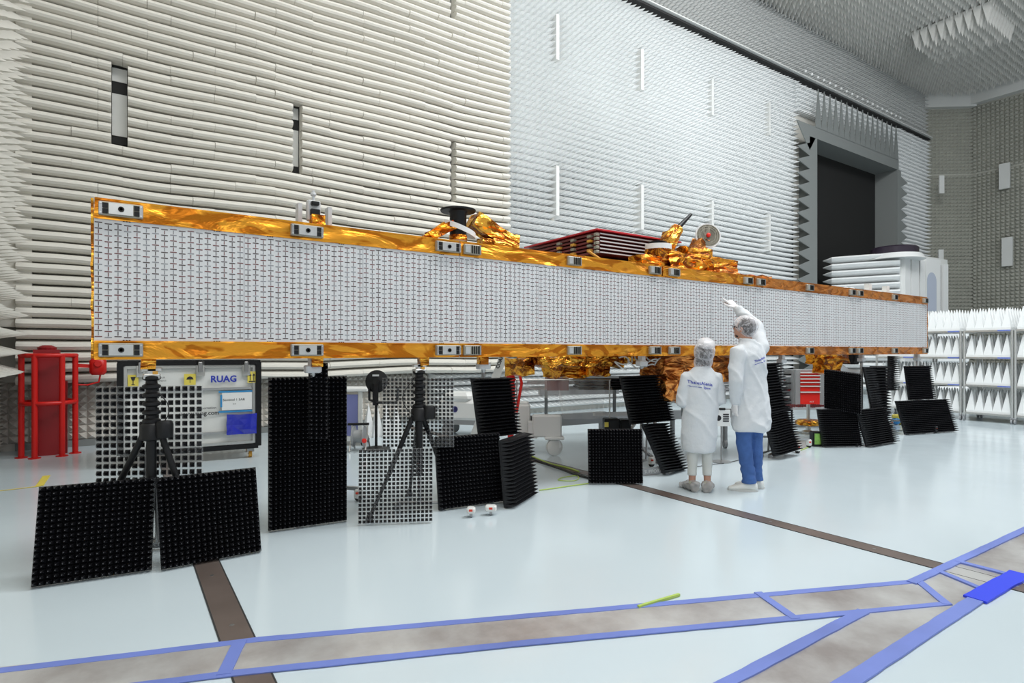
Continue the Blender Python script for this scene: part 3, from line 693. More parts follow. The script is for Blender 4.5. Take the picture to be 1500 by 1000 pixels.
# ------------------------------------------------------------------ tripods under the antenna
def tripod(label, px, feet, zc=.93, side=0):
    p = fz(px, YA/dxy(px)[1]+.05)
    root = thing('tripod', label, 'tripod', (p.x, p.y, 0), 0, 'black tripods under the antenna')
    mb = MB(); prof = []; z = zc
    while z < 1.23: prof += [(.034, z), (.055, z+.012), (.055, z+.028), (.036, z+.04)]; z += .058
    mb.lathe((p.x, p.y, 0), [(.03, zc-.02)]+prof+[(.035, 1.235)], 20); mb.build('bellows', M['blackp'], root, True)
    mb = MB(); mb.tube([(p.x, p.y, .35), (p.x, p.y, zc)], .03, 14); mb.build('column', M['blackp'], root, True)
    mb = MB(); mb.lathe((p.x, p.y, zc-.11), [(.05, 0), (.07, .01), (.07, .10), (.05, .12)], 18)
    hx = Vector((RX, RY, 0))*.085; mb.lathe((p.x+hx.x, p.y+hx.y, zc-.09), [(.05, 0), (.055, .02), (.055, .09), (.045, .11)], 14); mb.build('hub', M['blackp'], root, True)
    for f in feet:
        f = Vector(f); mb = MB(); top = Vector((p.x, p.y, zc-.08))+(f-Vector((p.x, p.y, 0))).normalized()*.06
        mid = top.lerp(f, .55); mb.tube([top, mid], .021, 12); mb.tube([mid, f+Vector((0, 0, .03))], .016, 12); mb.lathe((f.x, f.y, 0), [(.03, 0), (.032, .02), (.02, .06)], 12)
        leg = mb.build('leg', M['blackp'], root, True)
    mb = MB(); mb.rbox((p.x, p.y, 1.25), (.10, .08, .035), .006); mb.box((p.x, p.y, 1.285), (.045, .05, .045)); mb.rbox((p.x-.0, p.y, 1.295), (.12, .05, .025), .004); mb.box((p.x+.02, p.y-.03, 1.275), (.03, .02, .02), mi=1); mb.build('clamp', [M['alu'], M['amber']], root)
    mb = MB(); pts = []
    for i in range(9): t_ = i/8; pts.append((p.x-.03-.22*math.sin(PI*t_)*.6*(1 if side else -1), p.y-.02, 1.2-.36*t_))
    mb.tube(pts, .004, 6); mb.build('cable', M['cable'], root, True)
    mb = MB(); mb.sphere(Vector((p.x, p.y, .40))-Vector((FX, FY, 0))*.035, .009, 8); mb.build('indicator_lamp', M['led'], root)
tripod('black tripod with ribbed bellows column under the left end of the antenna', 222, [fl(118, 822), fz(300, 4.0), fz(205, 4.6)])
tripod('black tripod with ribbed bellows column right of the tall stacked foam pair', 614, [fl(541, 764), fz(664, 5.6), fz(600, 5.7)], side=1)
# slender posts carrying the antenna further on
for i, (px, lb) in enumerate(((458, 'grey post with wheeled feet behind the tall stacked foam pair'), (708, 'grey post with wheeled feet behind the centre foam panels'), (940, 'grey post on casters left of the woman'), (1145, 'grey post on casters just right of the man'), (1262, 'grey post on casters behind the leaning foam panels'), (1343, 'grey post on casters at the right end of the antenna'))):
    d0 = (YA+.09)/dxy(px)[1]; q_ = fz(px, d0); p = fz(px, {458: 5.45, 708: 6.15, 940: 7.55, 1145: 8.5, 1262: 9.3, 1343: 10.5}[px])
    root = thing('support_stand', lb, 'stand', (p.x, p.y, 0), 0, 'support stands under the antenna')
    mb = MB(); mb.tube([(p.x, p.y, .16), (p.x, p.y, 1.22), (q_.x, q_.y, 1.24), (q_.x, q_.y, 1.26)], .022, 12); mb.build('post', M['steel'], root, True)
    mb = MB(); mb.rbox((q_.x, q_.y, 1.28), (.12, .09, .06), .01); mb.box((q_.x, q_.y, 1.34), (.06, .06, .07)); mb.build('clamp', M['lightgrey'], root)
    for k, an in enumerate((-2.1, -.5, 1.6)):
        f = Vector((p.x+.42*math.cos(an), p.y+.42*math.sin(an), 0))
        mb = MB(); mb.beam((p.x, p.y, .16), f+Vector((0, 0, .12)), .035, .03); lg = mb.build('leg', M['steel'], root)
        mb = MB(); mb.rbox(f+Vector((0, 0, .075)), (.07, .06, .09), .01); mb.box(f+Vector((0, 0, .085))-Vector((FX, FY, 0))*.036, (.03, .01, .02), rz=-.59, mi=2); mb.lathe(f+Vector((0, -.02, .03)), [(.01, 0), (.03, 0), (.03, .04), (.01, .04)], 14, axis=(0, 1, 0), mi=1); mb.build('caster', [M['offwhite'], M['blackp'], M['hub']], lg)
def marker(label, pxa, pya, pxb, pyb, s):
    a = fl(pxa, pya); b = fl(pxb, pyb); mb = MB(); a.z = b.z = .05; mb.beam(a, b, .03, .07)
    root = thing('support_beam', label, 'beam', (a.x, a.y, 0)); mb.box((a.x, a.y, .01), (.05, .05, .02)); mb.box((b.x, b.y, .01), (.05, .05, .02)); mb.build('beam', M['grey'], root)
    mb = MB(); e = (b-a).normalized(); n = Vector((e.y, -e.x, 0)); text_mesh(s, .055, mb, a.lerp(b, .12)+n*.017+Vector((0, 0, -.02)), e, (0, 0, 1)); mb.build('lettering', M['offwhite'], root)
marker('low grey beam lettered SUPPORTS between two foam panels', 938, 697, 975, 694, 'SUPPORTS')
marker('low grey beam lettered NT between the two front left panels', 205, 806, 250, 803, ' ENT')

# ------------------------------------------------------------------ red pipe guard
c = fl(74, 662); c.y = min(c.y, 10.15)
rg = thing('pipe_guard', 'red tubular guard cage around a red riser at left', 'guard rail', (c.x, c.y, 0))
for k, an in enumerate((-2.75, -2.0, -1.0, -.2, 1.2, 2.0)):
    p = Vector((c.x+.30*math.cos(an), c.y+.30*math.sin(an), 0)); mb = MB()
    mb.tube([p, p+Vector((0, 0, 1.37))], .034, 12); mb.lathe(p, [(.07, 0), (.07, .012)], 14); mb.build('post', M['red'], rg, True)
for z in (1.36, .72):
    mb = MB(); pts = [Vector((c.x+.30*math.cos(t_), c.y+.30*math.sin(t_), z)) for t_ in [2*PI*i/24 for i in range(25)]]; mb.tube(pts, .03, 10); mb.build('ring_rail', M['red'], rg, True)
mb = MB(); mb.box((c.x-.02, c.y+.02, .72), (.28, .2, 1.44)); mb.lathe((c.x-.02, c.y+.02, 1.43), [(.1, 0), (.11, .04), (.05, .07)], 12); mb.box((c.x+.14, c.y+.08, .5), (.12, .12, 1.0)); mb.build('riser', mat('riser_red', (.28, .008, .012), .4), rg)
s0 = Vector((c.x+.55, c.y+.0, 1.20)); mb = MB(); mb.rbox(s0, (.20, .14, .24), .04); mb.beam(s0+Vector((-.26, 0, .02)), s0, .04, .05); mb.lathe(s0+Vector((0, -.075, .04)), [(.05, 0), (.04, .02)], 12, axis=(0, -1, 0)); mb.tube([s0+Vector((.03, 0, -.1)), s0+Vector((.01, 0, -.22)), s0+Vector((-.12, 0, -.26)), s0+Vector((-.25, 0, -.25))], .012, 8); mb.build('switch_box', M['red'], rg, True)

# ------------------------------------------------------------------ transport crate
ca = fz(176, 7.02); cb = fz(378, 7.76); e = (cb-ca).normalized(); n = Vector((e.y, -e.x, 0)); ang = math.atan2(e.y, e.x); WR = (cb-ca).length; W = 1.725; US = WR/W
ZB0, ZT0 = .16, 1.27; D = .62
cr = thing('transport_crate', 'white wheeled transport crate with black edges lettered RUAG', 'crate', (ca+(cb-ca)*.5-n*D/2), ang)
def cp(u, z, o=0.0): return ca+e*u*US+n*o+Vector((0, 0, z))
mb = MB(); mb.box(ca+e*WR/2-n*D/2+Vector((0, 0, (ZB0+ZT0)/2)), (WR-.04, D-.02, ZT0-ZB0-.04), rz=ang); mb.build('box', M['offwhite'], cr)
mb = MB()
for z in (ZB0, ZT0): mb.beam(cp(0, z), cp(W, z), .07, .06); mb.beam(cp(0, z, -D), cp(W, z, -D), .07, .06)
for u in (0, W): mb.beam(cp(u, ZB0), cp(u, ZT0), .07, .07); mb.beam(cp(u, ZB0, -D), cp(u, ZT0, -D), .07, .07); mb.beam(cp(u, ZT0), cp(u, ZT0, -D), .06, .06)
mb.build('edge_trim', M['blackp'], cr)
mb = MB()
for z in (ZB0+.055, ZT0-.05): mb.beam(cp(.06, z, .012), cp(W-.06, z, .012), .02, .035)
for u in (.06, W-.06): mb.beam(cp(u, ZB0+.04, .012), cp(u, ZT0-.04, .012), .035, .02)
mb.build('inner_trim', M['alu'], cr)
mb = MB()
for z in (.93, .36): mb.beam(cp(.09, z, .01), cp(W-.09, z, .01), .025, .03)
mb.build('rail', M['grey'], cr)
for u in (.24, .96, 1.56):
    mb = MB(); mb.rbox(cp(u, 1.20, .02), (.10, .03, .20), .006, rz=ang); mb.rbox(cp(u, 1.215, .045), (.05, .03, .13), .006, rz=ang, mi=1); mb.build('latch', [M['alu'], M['steel']], cr)
def cq(pts, mi, du): mb.quad([cp(u+du, z, .0245) for u, z in pts], mi)
mb = MB(); mb.box(cp(.15, 1.06, .02), (.11, .006, .14), rz=ang); du = -.02
cq([(.14, 1.105), (.20, 1.105), (.185, 1.06), (.155, 1.06)], 1, du); cq([(.165, 1.06), (.175, 1.06), (.175, 1.015), (.165, 1.015)], 1, du); cq([(.15, 1.015), (.19, 1.015), (.19, 1.005), (.15, 1.005)], 1, du)
tag(mb.build('fragile_label', [M['yellow'], M['ink']], cr))
mb = MB(); mb.box(cp(.83, 1.06, .02), (.13, .006, .14), rz=ang); du = -.17
cq([(.955, 1.06), (1.045, 1.06), (1.03, 1.09), (1.0, 1.10), (.97, 1.09)], 1, du); cq([(.997, 1.06), (1.004, 1.06), (1.004, 1.015), (.997, 1.015)], 1, du); mb.build('keep_dry_label', [M['yellow'], M['ink']], cr)
mb = MB(); mb.box(cp(1.64, 1.075, .02), (.11, .006, .15), rz=ang)
for uu in (-.025, .025): cq([(uu, 1.125), (uu+.02, 1.095), (uu-.02, 1.095)], 1, 1.64); cq([(uu-.005, 1.095), (uu+.005, 1.095), (uu+.005, 1.03), (uu-.005, 1.03)], 1, 1.64)
cq([(-.045, 1.025), (.045, 1.025), (.045, 1.012), (-.045, 1.012)], 1, 1.64); mb.build('this_way_up_label', [M['yellow'], M['ink']], cr)
mb = MB(); text_mesh('RUAG', .115, mb, cp(1.09, 1.02, .018), e, (0, 0, 1), bold=.004, sx=.98); mb.build('lettering', M['inkb'], cr)
mb = MB(); text_mesh('www.ruag.com', .075, mb, cp(.70, .60, .018), e, (0, 0, 1), bold=.002, sx=.98); text_mesh('transportation', .045, mb, cp(.87, .675, .018), e, (0, 0, 1), bold=.0005)
text_mesh('FOR YOUR', .03, mb, cp(.36, 1.08, .018), e, (0, 0, 1)); text_mesh('EQUIPMENT', .03, mb, cp(.36, 1.04, .018), e, (0, 0, 1)); mb.build('lettering', M['ink'], cr)
mb = MB(); mb.box(cp(1.44, .77, .016), (.36, .004, .24), rz=ang); mb.box(cp(1.42, .89, .019), (.40, .004, .022), rz=ang, mi=1); mb.box(cp(1.42, .63, .019), (.40, .004, .022), rz=ang, mi=1); mb.box(cp(1.23, .77, .019), (.022, .004, .16), rz=ang, mi=1)
text_mesh('Sentinel 1 SAR', .044, mb, cp(1.25, .77, .02), e, (0, 0, 1), mi=2); text_mesh('S1C', .025, mb, cp(1.38, .72, .02), e, (0, 0, 1), mi=2)
mb.build('paper_sign', [M['white'], M['bluet'], M['ink']], cr)
mb = MB(); R_ = Matrix.Rotation(ang, 3, 'Z'); mb.crumple(cp(1.50, .46, .035), (.36, .03, .26), (5, 1, 4), .014, R_, seed=3); mb.build('document_pouch', M['blue'], cr)
for u in (.10, W-.10):
    for o in (-.08, -D+.08):
        mb = MB(); q = cp(u, 0, o); mb.lathe(q+Vector((0, 0, .05))-e*.02, [(.015, 0), (.05, .0), (.05, .04), (.015, .04)], 16, axis=e, mi=1); mb.box(q+Vector((0, 0, .11)), (.09, .07, .07), rz=ang); mb.build('caster', [M['steel'], M['amber']], cr, True)

# ------------------------------------------------------------------ things under and behind the antenna
# cart with lavender cover
p = fz(518, 8.9); t = thing('equipment_cart', 'white cart with lavender curtain, left of the cable reel', 'cart', (p.x, p.y, 0), -.59)
def loc(px, d, z, ox=0.0, oy=0.0): return fz(px, d, z)+Vector((RX, RY, 0))*ox+Vector((FX, FY, 0))*oy
CA = math.atan2(RY, RX)
mb = MB(); mb.rbox(loc(520, 8.9, .84), (.50, .5, .05), .01, rz=CA); mb.build('top', M['white'], t)
mb = MB(); mb.box(loc(512, 8.9, .46, 0, -.2), (.36, .02, .62), rz=CA); mb.build('curtain', M['lav'], t)
mb = MB(); mb.box(loc(533, 8.9, .45, 0, -.2), (.05, .05, .74), rz=CA); mb.box(loc(502, 8.9, .45, -.12, -.2), (.05, .05, .74), rz=CA); mb.box(loc(518, 8.9, .11), (.46, .44, .06), rz=CA); mb.build('frame', M['offwhite'], t)
mb = MB()
for ox in (-.18, .18):
    for oy in (-.17, .17): mb.lathe(loc(518, 8.9, .04, ox, oy), [(.01, -.015), (.04, -.015), (.04, .015), (.01, .015)], 14, axis=(RX, RY, 0))
mb.build('wheels', M['blackp'], t)
# cable reel
p = fl(528, 660); t = thing('cable_reel', 'grey cable reel with black handle and red knob on the floor', 'cable reel', p)
mb = MB(); q = loc(526, 8.25, .21); mb.lathe(q-Vector((RX, RY, 0))*.08, [(.15, 0), (.15, .01), (.09, .02), (.09, .14), (.15, .15), (.15, .16)], 24, axis=(RX, RY, 0)); mb.build('drum', M['grey'], t, True)
mb = MB(); 
for ox in (-.10, .12): mb.tube([loc(526, 8.25, .012, ox, -.14), loc(526, 8.25, .22, ox, -.02), loc(526, 8.25, .37, ox, 0)], .012, 8); mb.tube([loc(526, 8.25, .012, ox, .14), loc(526, 8.25, .22, ox, .02)], .012, 8)
mb.build('frame', M['alu'], t, True)
mb = MB(); mb.tube([loc(526, 8.25, .38, -.16), loc(526, 8.25, .385, .14)], .018, 10); mb.build('handle', M['blackp'], t, True)
mb = MB(); mb.lathe(loc(534, 8.1, .17), [(.03, 0), (.035, .02), (.02, .03)], 12, axis=(-FX, -FY, 0)); mb.build('knob', M['redb'], t, True)
# black dish lamp on bracket stand
t = thing('studio_fan', 'round black fan head on a forked bracket behind the centre tripod', 'fan', fz(556, 8.6))
mb = MB(); q = loc(552, 8.4, .98); mb.lathe(q, [(.04, -.08), (.10, -.07), (.16, .0), (.165, .01), (.05, .04), (.05, .07)], 28, axis=(-FX, -FY, .1)); mb.box(q-Vector((FX, FY, 0))*.07+Vector((0, 0, .09)), (.09, .02, .025), rz=CA, mi=1); mb.build('fan_head', [M['blackp'], M['lightgrey']], t, True)
mb = MB(); mb.beam(loc(550, 8.35, .95), loc(550, 8.35, .64), .07, .05); mb.tube([loc(541, 8.35, .88), loc(541, 8.35, .72), loc(552, 8.35, .68), loc(580, 8.35, .68), loc(582, 8.35, .72), loc(583, 8.35, .90)], .02, 8); mb.tube([loc(551, 8.35, .66), loc(551, 8.4, .05)], .02, 8); mb.lathe(loc(551, 8.4, 0), [(.2, 0), (.2, .02), (.03, .05)], 20); mb.build('bracket', M['blackp'], t, True)
# white cabinet on floor
t = thing('white_trolley', 'low white trolley box with a dark ring mark, left of the foam panels', 'trolley', fz(690, 9.9))
mb = MB(); a_ = loc(682, 9.9, .43); R_ = Matrix.Rotation(CA-.25, 3, 'Z'); mb.rbox(a_, (.82, .5, .34), .05, R=R_); mb.rbox(a_+Vector((-.1, 0, .22)), (.5, .4, .16), .06, R=R_); mb.build('cover', M['white'], t)
mb = MB(); mb.box(a_-Vector((0, 0, .2)), (.7, .44, .08), R=R_)
for sx in (-.28, .28):
    for sy in (-.16, .16): q = a_+R_@Vector((sx, sy, 0)); mb.lathe((q.x, q.y-.02, .1), [(.02, -.02), (.1, -.02), (.1, .02), (.02, .02)], 16, axis=R_@Vector((0, 1, 0)))
mb.build('chassis', M['grey'], t)
mb = MB(); q = a_+R_@Vector((-.10, -.254, .02)); mb.lathe(q, [(.05, 0), (.05, .004), (.037, .004), (.037, 0)], 24, axis=R_@Vector((0, -1, 0))); mb.build('ring_mark', M['inkc'], t)
# inclined white mast
t = thing('lifting_mast', 'inclined white lifting mast leaning right behind the centre foam panels', 'mast', fz(686, 7.7))
a_ = at(683, 655, 7.3); b_ = at(740, 515, 7.3); a_.z = .08; mb = MB(); mb.beam(a_, b_, .16, .10); mb.build('mast', M['offwhite'], t)
mb = MB(); mb.rbox((a_.x, a_.y, .05), (.5, .35, .1), .02, rz=CA); mb.build('foot', M['steel'], t)
mb = MB(); dd = (b_-a_).normalized(); nn_ = Vector((-FX, -FY, 0)); text_mesh('COAX', .06, mb, a_.lerp(b_, .84)+nn_*.085-Vector((RX, RY, 0))*.0, dd, Vector((-RX*dd.z, -RY*dd.z, dd.x)), bold=.002); mb.build('lettering', M['ink'], t)
# red jack
t = thing('red_jack', 'red ribbed lifting jack right of the inclined mast', 'jack', fz(748, 7.6))
mb = MB(); q = fz(748, 7.6); mb.lathe(q, [(.12, 0), (.12, .04), (.04, .06), (.04, .6)]+[(.05+.02*(i % 2), .6+i*.05) for i in range(14)]+[(.03, 1.3)], 16); mb.build('column', M['red'], t, True)
mb = MB(); mb.tube([q+Vector((.06, -.05, 1.28)), q+Vector((.12, -.08, 1.0)), q+Vector((.06, -.05, .62))], .02, 8); mb.build('hose', M['redb'], t, True)
# trolley carrying the satellite
t = thing('satellite_trolley', 'white and steel wheeled trolley carrying the satellite body', 'trolley', fz(850, 8.6))
mb = MB(); q = fz(768, 8.2); mb.rbox(q+Vector((0, 0, .34)), (.17, .17, .66), .02, rz=CA); mb.rbox(q+Vector((0, 0, .68)), (.13, .13, .06), .02, rz=CA); mb.rbox(q+Vector((0, 0, .02)), (.22, .22, .04), .01, rz=CA); mb.build('column', M['white'], t)
w0 = fl(812, 667)
mb = MB(); q = w0+Vector((0, 0, .38)); mb.rbox(loc(801, 7.95, .40), (.40, .16, .30), .02, rz=CA); mb.rbox(loc(812, 7.9, .24), (.26, .16, .04), .01, rz=CA); mb.box(loc(780, 8.0, .34), (.12, .2, .22), rz=CA)
mb.beam(w0+Vector((-RX*.07, -RY*.07, .10)), w0+Vector((0, 0, .26)), .03, .10); mb.beam(w0+Vector((RX*.05, RY*.05, .10)), w0+Vector((0, 0, .26)), .02, .10); mb.build('caster_bracket', M['white'], t)
mb = MB(); mb.lathe(w0+Vector((0, 0, .115)), [(.03, -.03), (.09, -.032), (.115, -.02), (.115, .02), (.09, .032), (.03, .03)], 28, axis=Vector((-.25, -1, 0)).normalized()); mb.build('wheel', M['offwhite'], t, True)
mb = MB(); mb.beam(loc(776, 8.2, .42), loc(885, 9.0, .40), .10, .17); mb.beam(loc(790, 9.3, .78), loc(905, 9.8, .76), .08, .12); mb.beam(loc(885, 9.0, .40), loc(1080, 9.6, .40), .10, .14); mb.build('beam', M['steel'], t)
mb = MB(); mb.beam(loc(776, 8.9, .95), loc(1070, 8.4, .98), .6, .05); mb.beam(loc(765, 8.9, .86), loc(1065, 8.2, .90), .5, .03)
for px in (800, 900, 1000): mb.beam(loc(px, 9.0, .42), loc(px, 8.8, .95), .05, .05)
mb.build('platform', M['steel'], t)
mb = MB(); mb.beam(loc(870, 8.0, .55), loc(960, 8.4, .52), .05, .05); mb.beam(loc(925, 8.2, .55), loc(912, 8.0, .02), .04, .04); mb.beam(loc(955, 8.2, .7), loc(966, 8.0, .02), .04, .04); mb.beam(loc(905, 8.2, .02), loc(935, 8.0, .5), .035, .035); mb.build('white_frame', M['white'], t)
for px, dd_ in ((985, 8.6), (1062, 8.5), (880, 9.4)):
    mb = MB(); q = fz(px, dd_); mb.lathe(q+Vector((0, 0, .06)), [(.02, -.02), (.06, -.02), (.06, .02), (.02, .02)], 18, axis=(RX, RY, 0)); mb.beam(q+Vector((0, 0, .08)), q+Vector((0, 0, .4)), .05, .05); mb.build('wheel', M['grey'], t, True)
# lower folded solar wing & clear sheets under satellite
mb = MB()
for k in range(5): mb.box(loc(905, 8.3, 1.04-.035*k, 0, 0), (1.2, .8, .018), rz=CA)
mb.box(loc(815, 8.2, .965), (.30, .5, .17), rz=CA, mi=1); mb.build('solar_array', [M['blackp'], M['darkred']], sat)
t = thing('clear_sheet', 'crinkled clear plastic sheet draped under the satellite', 'plastic sheet', loc(830, 7.7, .55))
mb = MB(); rings = []
for i in range(30):
    a_ = at(757+i*4.7, 556, 7.7+.06*math.sin(i*1.1)); zb_ = 1.42-(612 if 12 < i < 26 else 582)/850*7.7+514/850*7.7
    rings.append([a_, a_.lerp(Vector((a_.x-.05*math.sin(i), a_.y-.1, zb_)), .5)+Vector((.02*math.sin(i*2.3), 0, 0)), Vector((a_.x-.05*math.sin(i), a_.y-.12, zb_))])
mb.loft(rings, closed=False, caps=False); mb.build('sheet', M['film2'], t, True)
mb = MB(); mb.tube([at(755, 556, 7.72), at(895, 556, 7.75)], .01, 8)
for px in (757, 893): mb.tube([at(px, 556, 7.73), fz(px, 7.73)], .01, 8); mb.lathe(fz(px, 7.73), [(.05, 0), (.05, .01), (.012, .02)], 12)
mb.build('rail', M['alu'], t, True)
# dark instrument box with bits
t = thing('control_box', 'black control box with cables on a low stand left of the tilted foam panel', 'control box', fz(905, 8.0))
mb = MB(); mb.rbox(loc(895, 7.7, .45), (.2, .2, .16), .015, rz=CA); mb.rbox(loc(915, 7.7, .42), (.14, .2, .2), .015, rz=CA); mb.build('case', M['blackp'], t)
mb = MB(); mb.box(loc(889, 7.55, .46, 0, .03), (.05, .02, .06), rz=CA); mb.build('label', M['yellow'], t)
mb = MB(); mb.box(loc(904, 7.75, .33), (.42, .25, .03), rz=CA)
for ox in (-.18, .18): mb.beam(loc(904, 7.75, .0, ox), loc(904, 7.75, .33, ox), .03, .03)
mb.build('stand', M['steel'], t)
# warning sign on a stand between the people
t = thing('sign_stand', 'white no-touch warning sign clipped to a stand between the two people', 'sign', fz(1058, 7.4))
sg = at(1058, 612, 7.4); mb = MB(); mb.box(sg, (.20, .01, .21), rz=CA); mb.build('sign_board', M['white'], t)
fr = -Vector((FX, FY, 0))*.008; ex = Vector((RX, RY, 0)); mb = MB(); mb.lathe(sg+fr-ex*.05, [(.035, 0), (.035, .002), (.028, .002), (.028, 0)], 20, axis=fr.normalized()); mb.box(sg+fr-ex*.05, (.012, .004, .04), rz=CA)
for k in range(4): mb.box(sg+fr+ex*.045+Vector((0, 0, .045-.028*k)), (.075, .003, .018), rz=CA)
mb.build('printing', M['ink'], t)
mb = MB(); mb.rbox(sg+Vector((0, 0, .115)), (.08, .03, .03), .008, rz=CA); mb.build('clip', M['blackp'], t)
mb = MB(); b0 = sg+Vector((FX, FY, 0))*.03; mb.tube([b0+Vector((0, 0, .13)), Vector((b0.x, b0.y, .02))], .01, 8); mb.lathe((b0.x, b0.y, 0), [(.12, 0), (.12, .01), (.02, .03)], 18); mb.build('stand', M['steel'], t, True)
# red tool chest on a cart
dT = 10.8; t = thing('tool_chest', 'red tool chest with white drawer rails in a grey cabinet frame', 'tool chest', fz(1184, dT))
mb = MB(); mb.box(loc(1184, dT, .74, 0, .2), (.56, .4, .66), rz=CA)
for px in (1167, 1202): mb.rbox(loc(px, dT, .74, 0, 0), (.10, .12, .68), .01, rz=CA)
mb.build('cabinet', M['grey'], t)
zt = 1.03
for k, h in enumerate((.055, .06, .065, .07, .11, .24)):
    mb = MB(); zc = zt-h/2; mb.rbox(loc(1184, dT, zc, 0, -.04), (.36, .06, h-.012), .006, rz=CA); dr = mb.build('drawer', M['redb'], t)
    mb = MB(); mb.box(loc(1184, dT, zt-.01, 0, -.078), (.37, .02, .018), rz=CA); mb.build('handle', M['white'], dr); zt -= h
mb = MB(); text_mesh('ACT', .04, mb, loc(1186, dT-.075, .47), (RX, RY, 0), (0, 0, 1)); mb.build('lettering', M['white'], t)
mb = MB(); mb.box(loc(1184, dT, .37, 0, .15), (1.0, .6, .05), rz=CA)
for ox in (-.4, .4):
    for oy in (0., .35): mb.lathe(loc(1184, dT, .05, ox, oy), [(.01, -.02), (.05, -.02), (.05, .02), (.01, .02)], 14, axis=(RX, RY, 0)); mb.beam(loc(1184, dT, .07, ox, oy), loc(1184, dT, .35, ox, oy), .04, .04)
mb.build('cart', M['lightgrey'], t)
mb = MB()
rb = random.Random(2)
for k in range(26): mb.box(loc(1184, dT-.2, .42, -.48+.037*k, 0), (.022, .03, .035+.03*rb.random()), rz=CA)
mb2 = thing('connector_row', 'row of dark red connectors along the cart below the tool chest', 'connectors', loc(1184, dT-.2, .40)); mb.build('connectors', M['darkred'], mb2)
t = thing('equipment_rack', 'black open rack of cables left of the red tool chest', 'rack', fz(1156, 10.9))
mb = MB()
for ox in (-.14, .14):
    for oy in (0., .25): mb.beam(loc(1149, 10.9, .0, ox, oy), loc(1149, 10.9, 1.0, ox, oy), .025, .025)
for z in (.06, .3, .5, .7, .98): mb.box(loc(1149, 10.9, z, 0, .12), (.3, .28, .02), rz=CA)
mb.build('frame', M['blackp'], t)
mb = MB()
for k in range(10): mb.box(loc(1149, 10.9, .36+.065*k, .06*math.sin(k*3), 0), (.12, .05, .03), rz=CA, mi=k % 3)
mb.build('cables', [M['lightgrey'], M['cable'], M['darkred']], t)
# pedestal with gold disc
t = thing('pedestal', 'low chrome pedestal with golden round plate under the tool cart', 'pedestal', fz(1184, 10.0))
q = fz(1184, 10.0); mb = MB(); mb.lathe(q, [(.16, .14), (.21, .16), (.21, .21), (.16, .24)], 24); mb.build('plate', M['gold2'], t, True)
mb = MB(); mb.lathe(q, [(.1, 0), (.1, .04), (.04, .06), (.04, .14)], 20); mb.tube([q+Vector((0, 0, .24)), q+Vector((0, 0, .5))], .03, 10); mb.build('stem', M['alu'], t, True)
# small green-screened box
t = thing('display_box', 'small black-framed box with green screen on the floor', 'display', fl(1195, 653))
q = fl(1195, 653); mb = MB(); mb.rbox(q+Vector((0, 0, .11)), (.14, .12, .22), .012, rz=CA); mb.build('case', M['blackp'], t)
mb = MB(); mb.box(q+Vector((-FX*.062, -FY*.062, .115)), (.10, .006, .16), rz=CA); mb.build('screen', M['green'], t)
t = thing('blue_pump', 'small blue and yellow pump on the floor beside the leaning foam panels', 'pump', fl(1318, 622))
q = fl(1312, 622); mb = MB(); mb.sphere(q+Vector((0, 0, .07)), (.08, .08, .07), 14); mb.build('tank', mat('pump_blue', (.03, .25, .6), .35), t, True)
mb = MB(); mb.rbox(q+Vector((.02, 0, .16)), (.14, .1, .08), .02, rz=CA); mb.rbox(q+Vector((.12, -.05, .05)), (.1, .1, .1), .02, rz=CA); mb.build('head', M['yellow'], t)
for px, py, lb in ((690, 757, 'small white caster block left of two in front of the centre foam panel'), (719, 754, 'small white caster block right of two in front of the centre foam panel')):
    q = fl(px, py); t = thing('caster_block', lb, 'caster', q, CA)
    mb = MB(); mb.rbox(q+Vector((0, 0, .06)), (.075 if px < 700 else .10, .07, .05), .012, rz=CA); mb.box(q+Vector((-FX*.036, -FY*.036, .065)), (.03, .004, .018), rz=CA, mi=1); mb.build('housing', [M['offwhite'], M['hub']], t)
    mb = MB(); mb.lathe(q+Vector((-RX*.012, -RY*.012, .028)), [(.008, 0), (.028, 0), (.028, .024), (.008, .024)], 16, axis=(RX, RY, 0)); mb.build('wheel', M['grey'], t)
# cables on floor
def cable(pts, r, m, name, label):
    mb = MB(); P3 = [fl(*p)+Vector((0, 0, r+.003)) for p in pts]; out = []
    for i in range(len(P3)-1):
        p0 = P3[max(i-1, 0)]; p1 = P3[i]; p2 = P3[i+1]; p3 = P3[min(i+2, len(P3)-1)]
        for k in range(6):
            s = k/6; out.append(.5*((2*p1)+(p2-p0)*s+(2*p0-5*p1+4*p2-p3)*s*s+(3*p1-p0-3*p2+p3)*s**3))
    out.append(P3[-1]); mb.tube(out, r, 6, caps=True); o = mb.build(name, m, None, True); tag(o, label, 'cable')
cable([(776, 672), (800, 681), (820, 688), (845, 697), (862, 702)], .014, M['cable'], 'floor_cable', 'thick black cable taped along the floor beside the square foam panel')
cable([(776, 668), (805, 680), (830, 686), (848, 692)], .01, M['ycable'], 'floor_cable', 'yellow-green cable alongside the thick black one')
cable([(845, 697), (825, 700), (818, 704), (840, 705), (848, 700), (838, 692)], .005, M['ycable'], 'floor_cable', 'thin yellow-green cable looped on the floor')
cable([(790, 719), (812, 716), (832, 713), (862, 709)], .006, M['ycable'], 'floor_cable', 'thin green cable running to the square foam panel')
cable([(1173, 660), (1185, 655), (1196, 648)], .006, M['ycable'], 'floor_cable', 'thin cable leading to the small green-screened box')
cable([(1000, 687), (1040, 681), (1080, 675), (1160, 650)], .004, M['cable'], 'floor_cable', 'thin dark cable crossing the floor behind the two people')
cable([(1310, 632), (1330, 629), (1345, 622), (1352, 614)], .006, M['cable'], 'floor_cable', 'black cable curling beside the small blue pump')
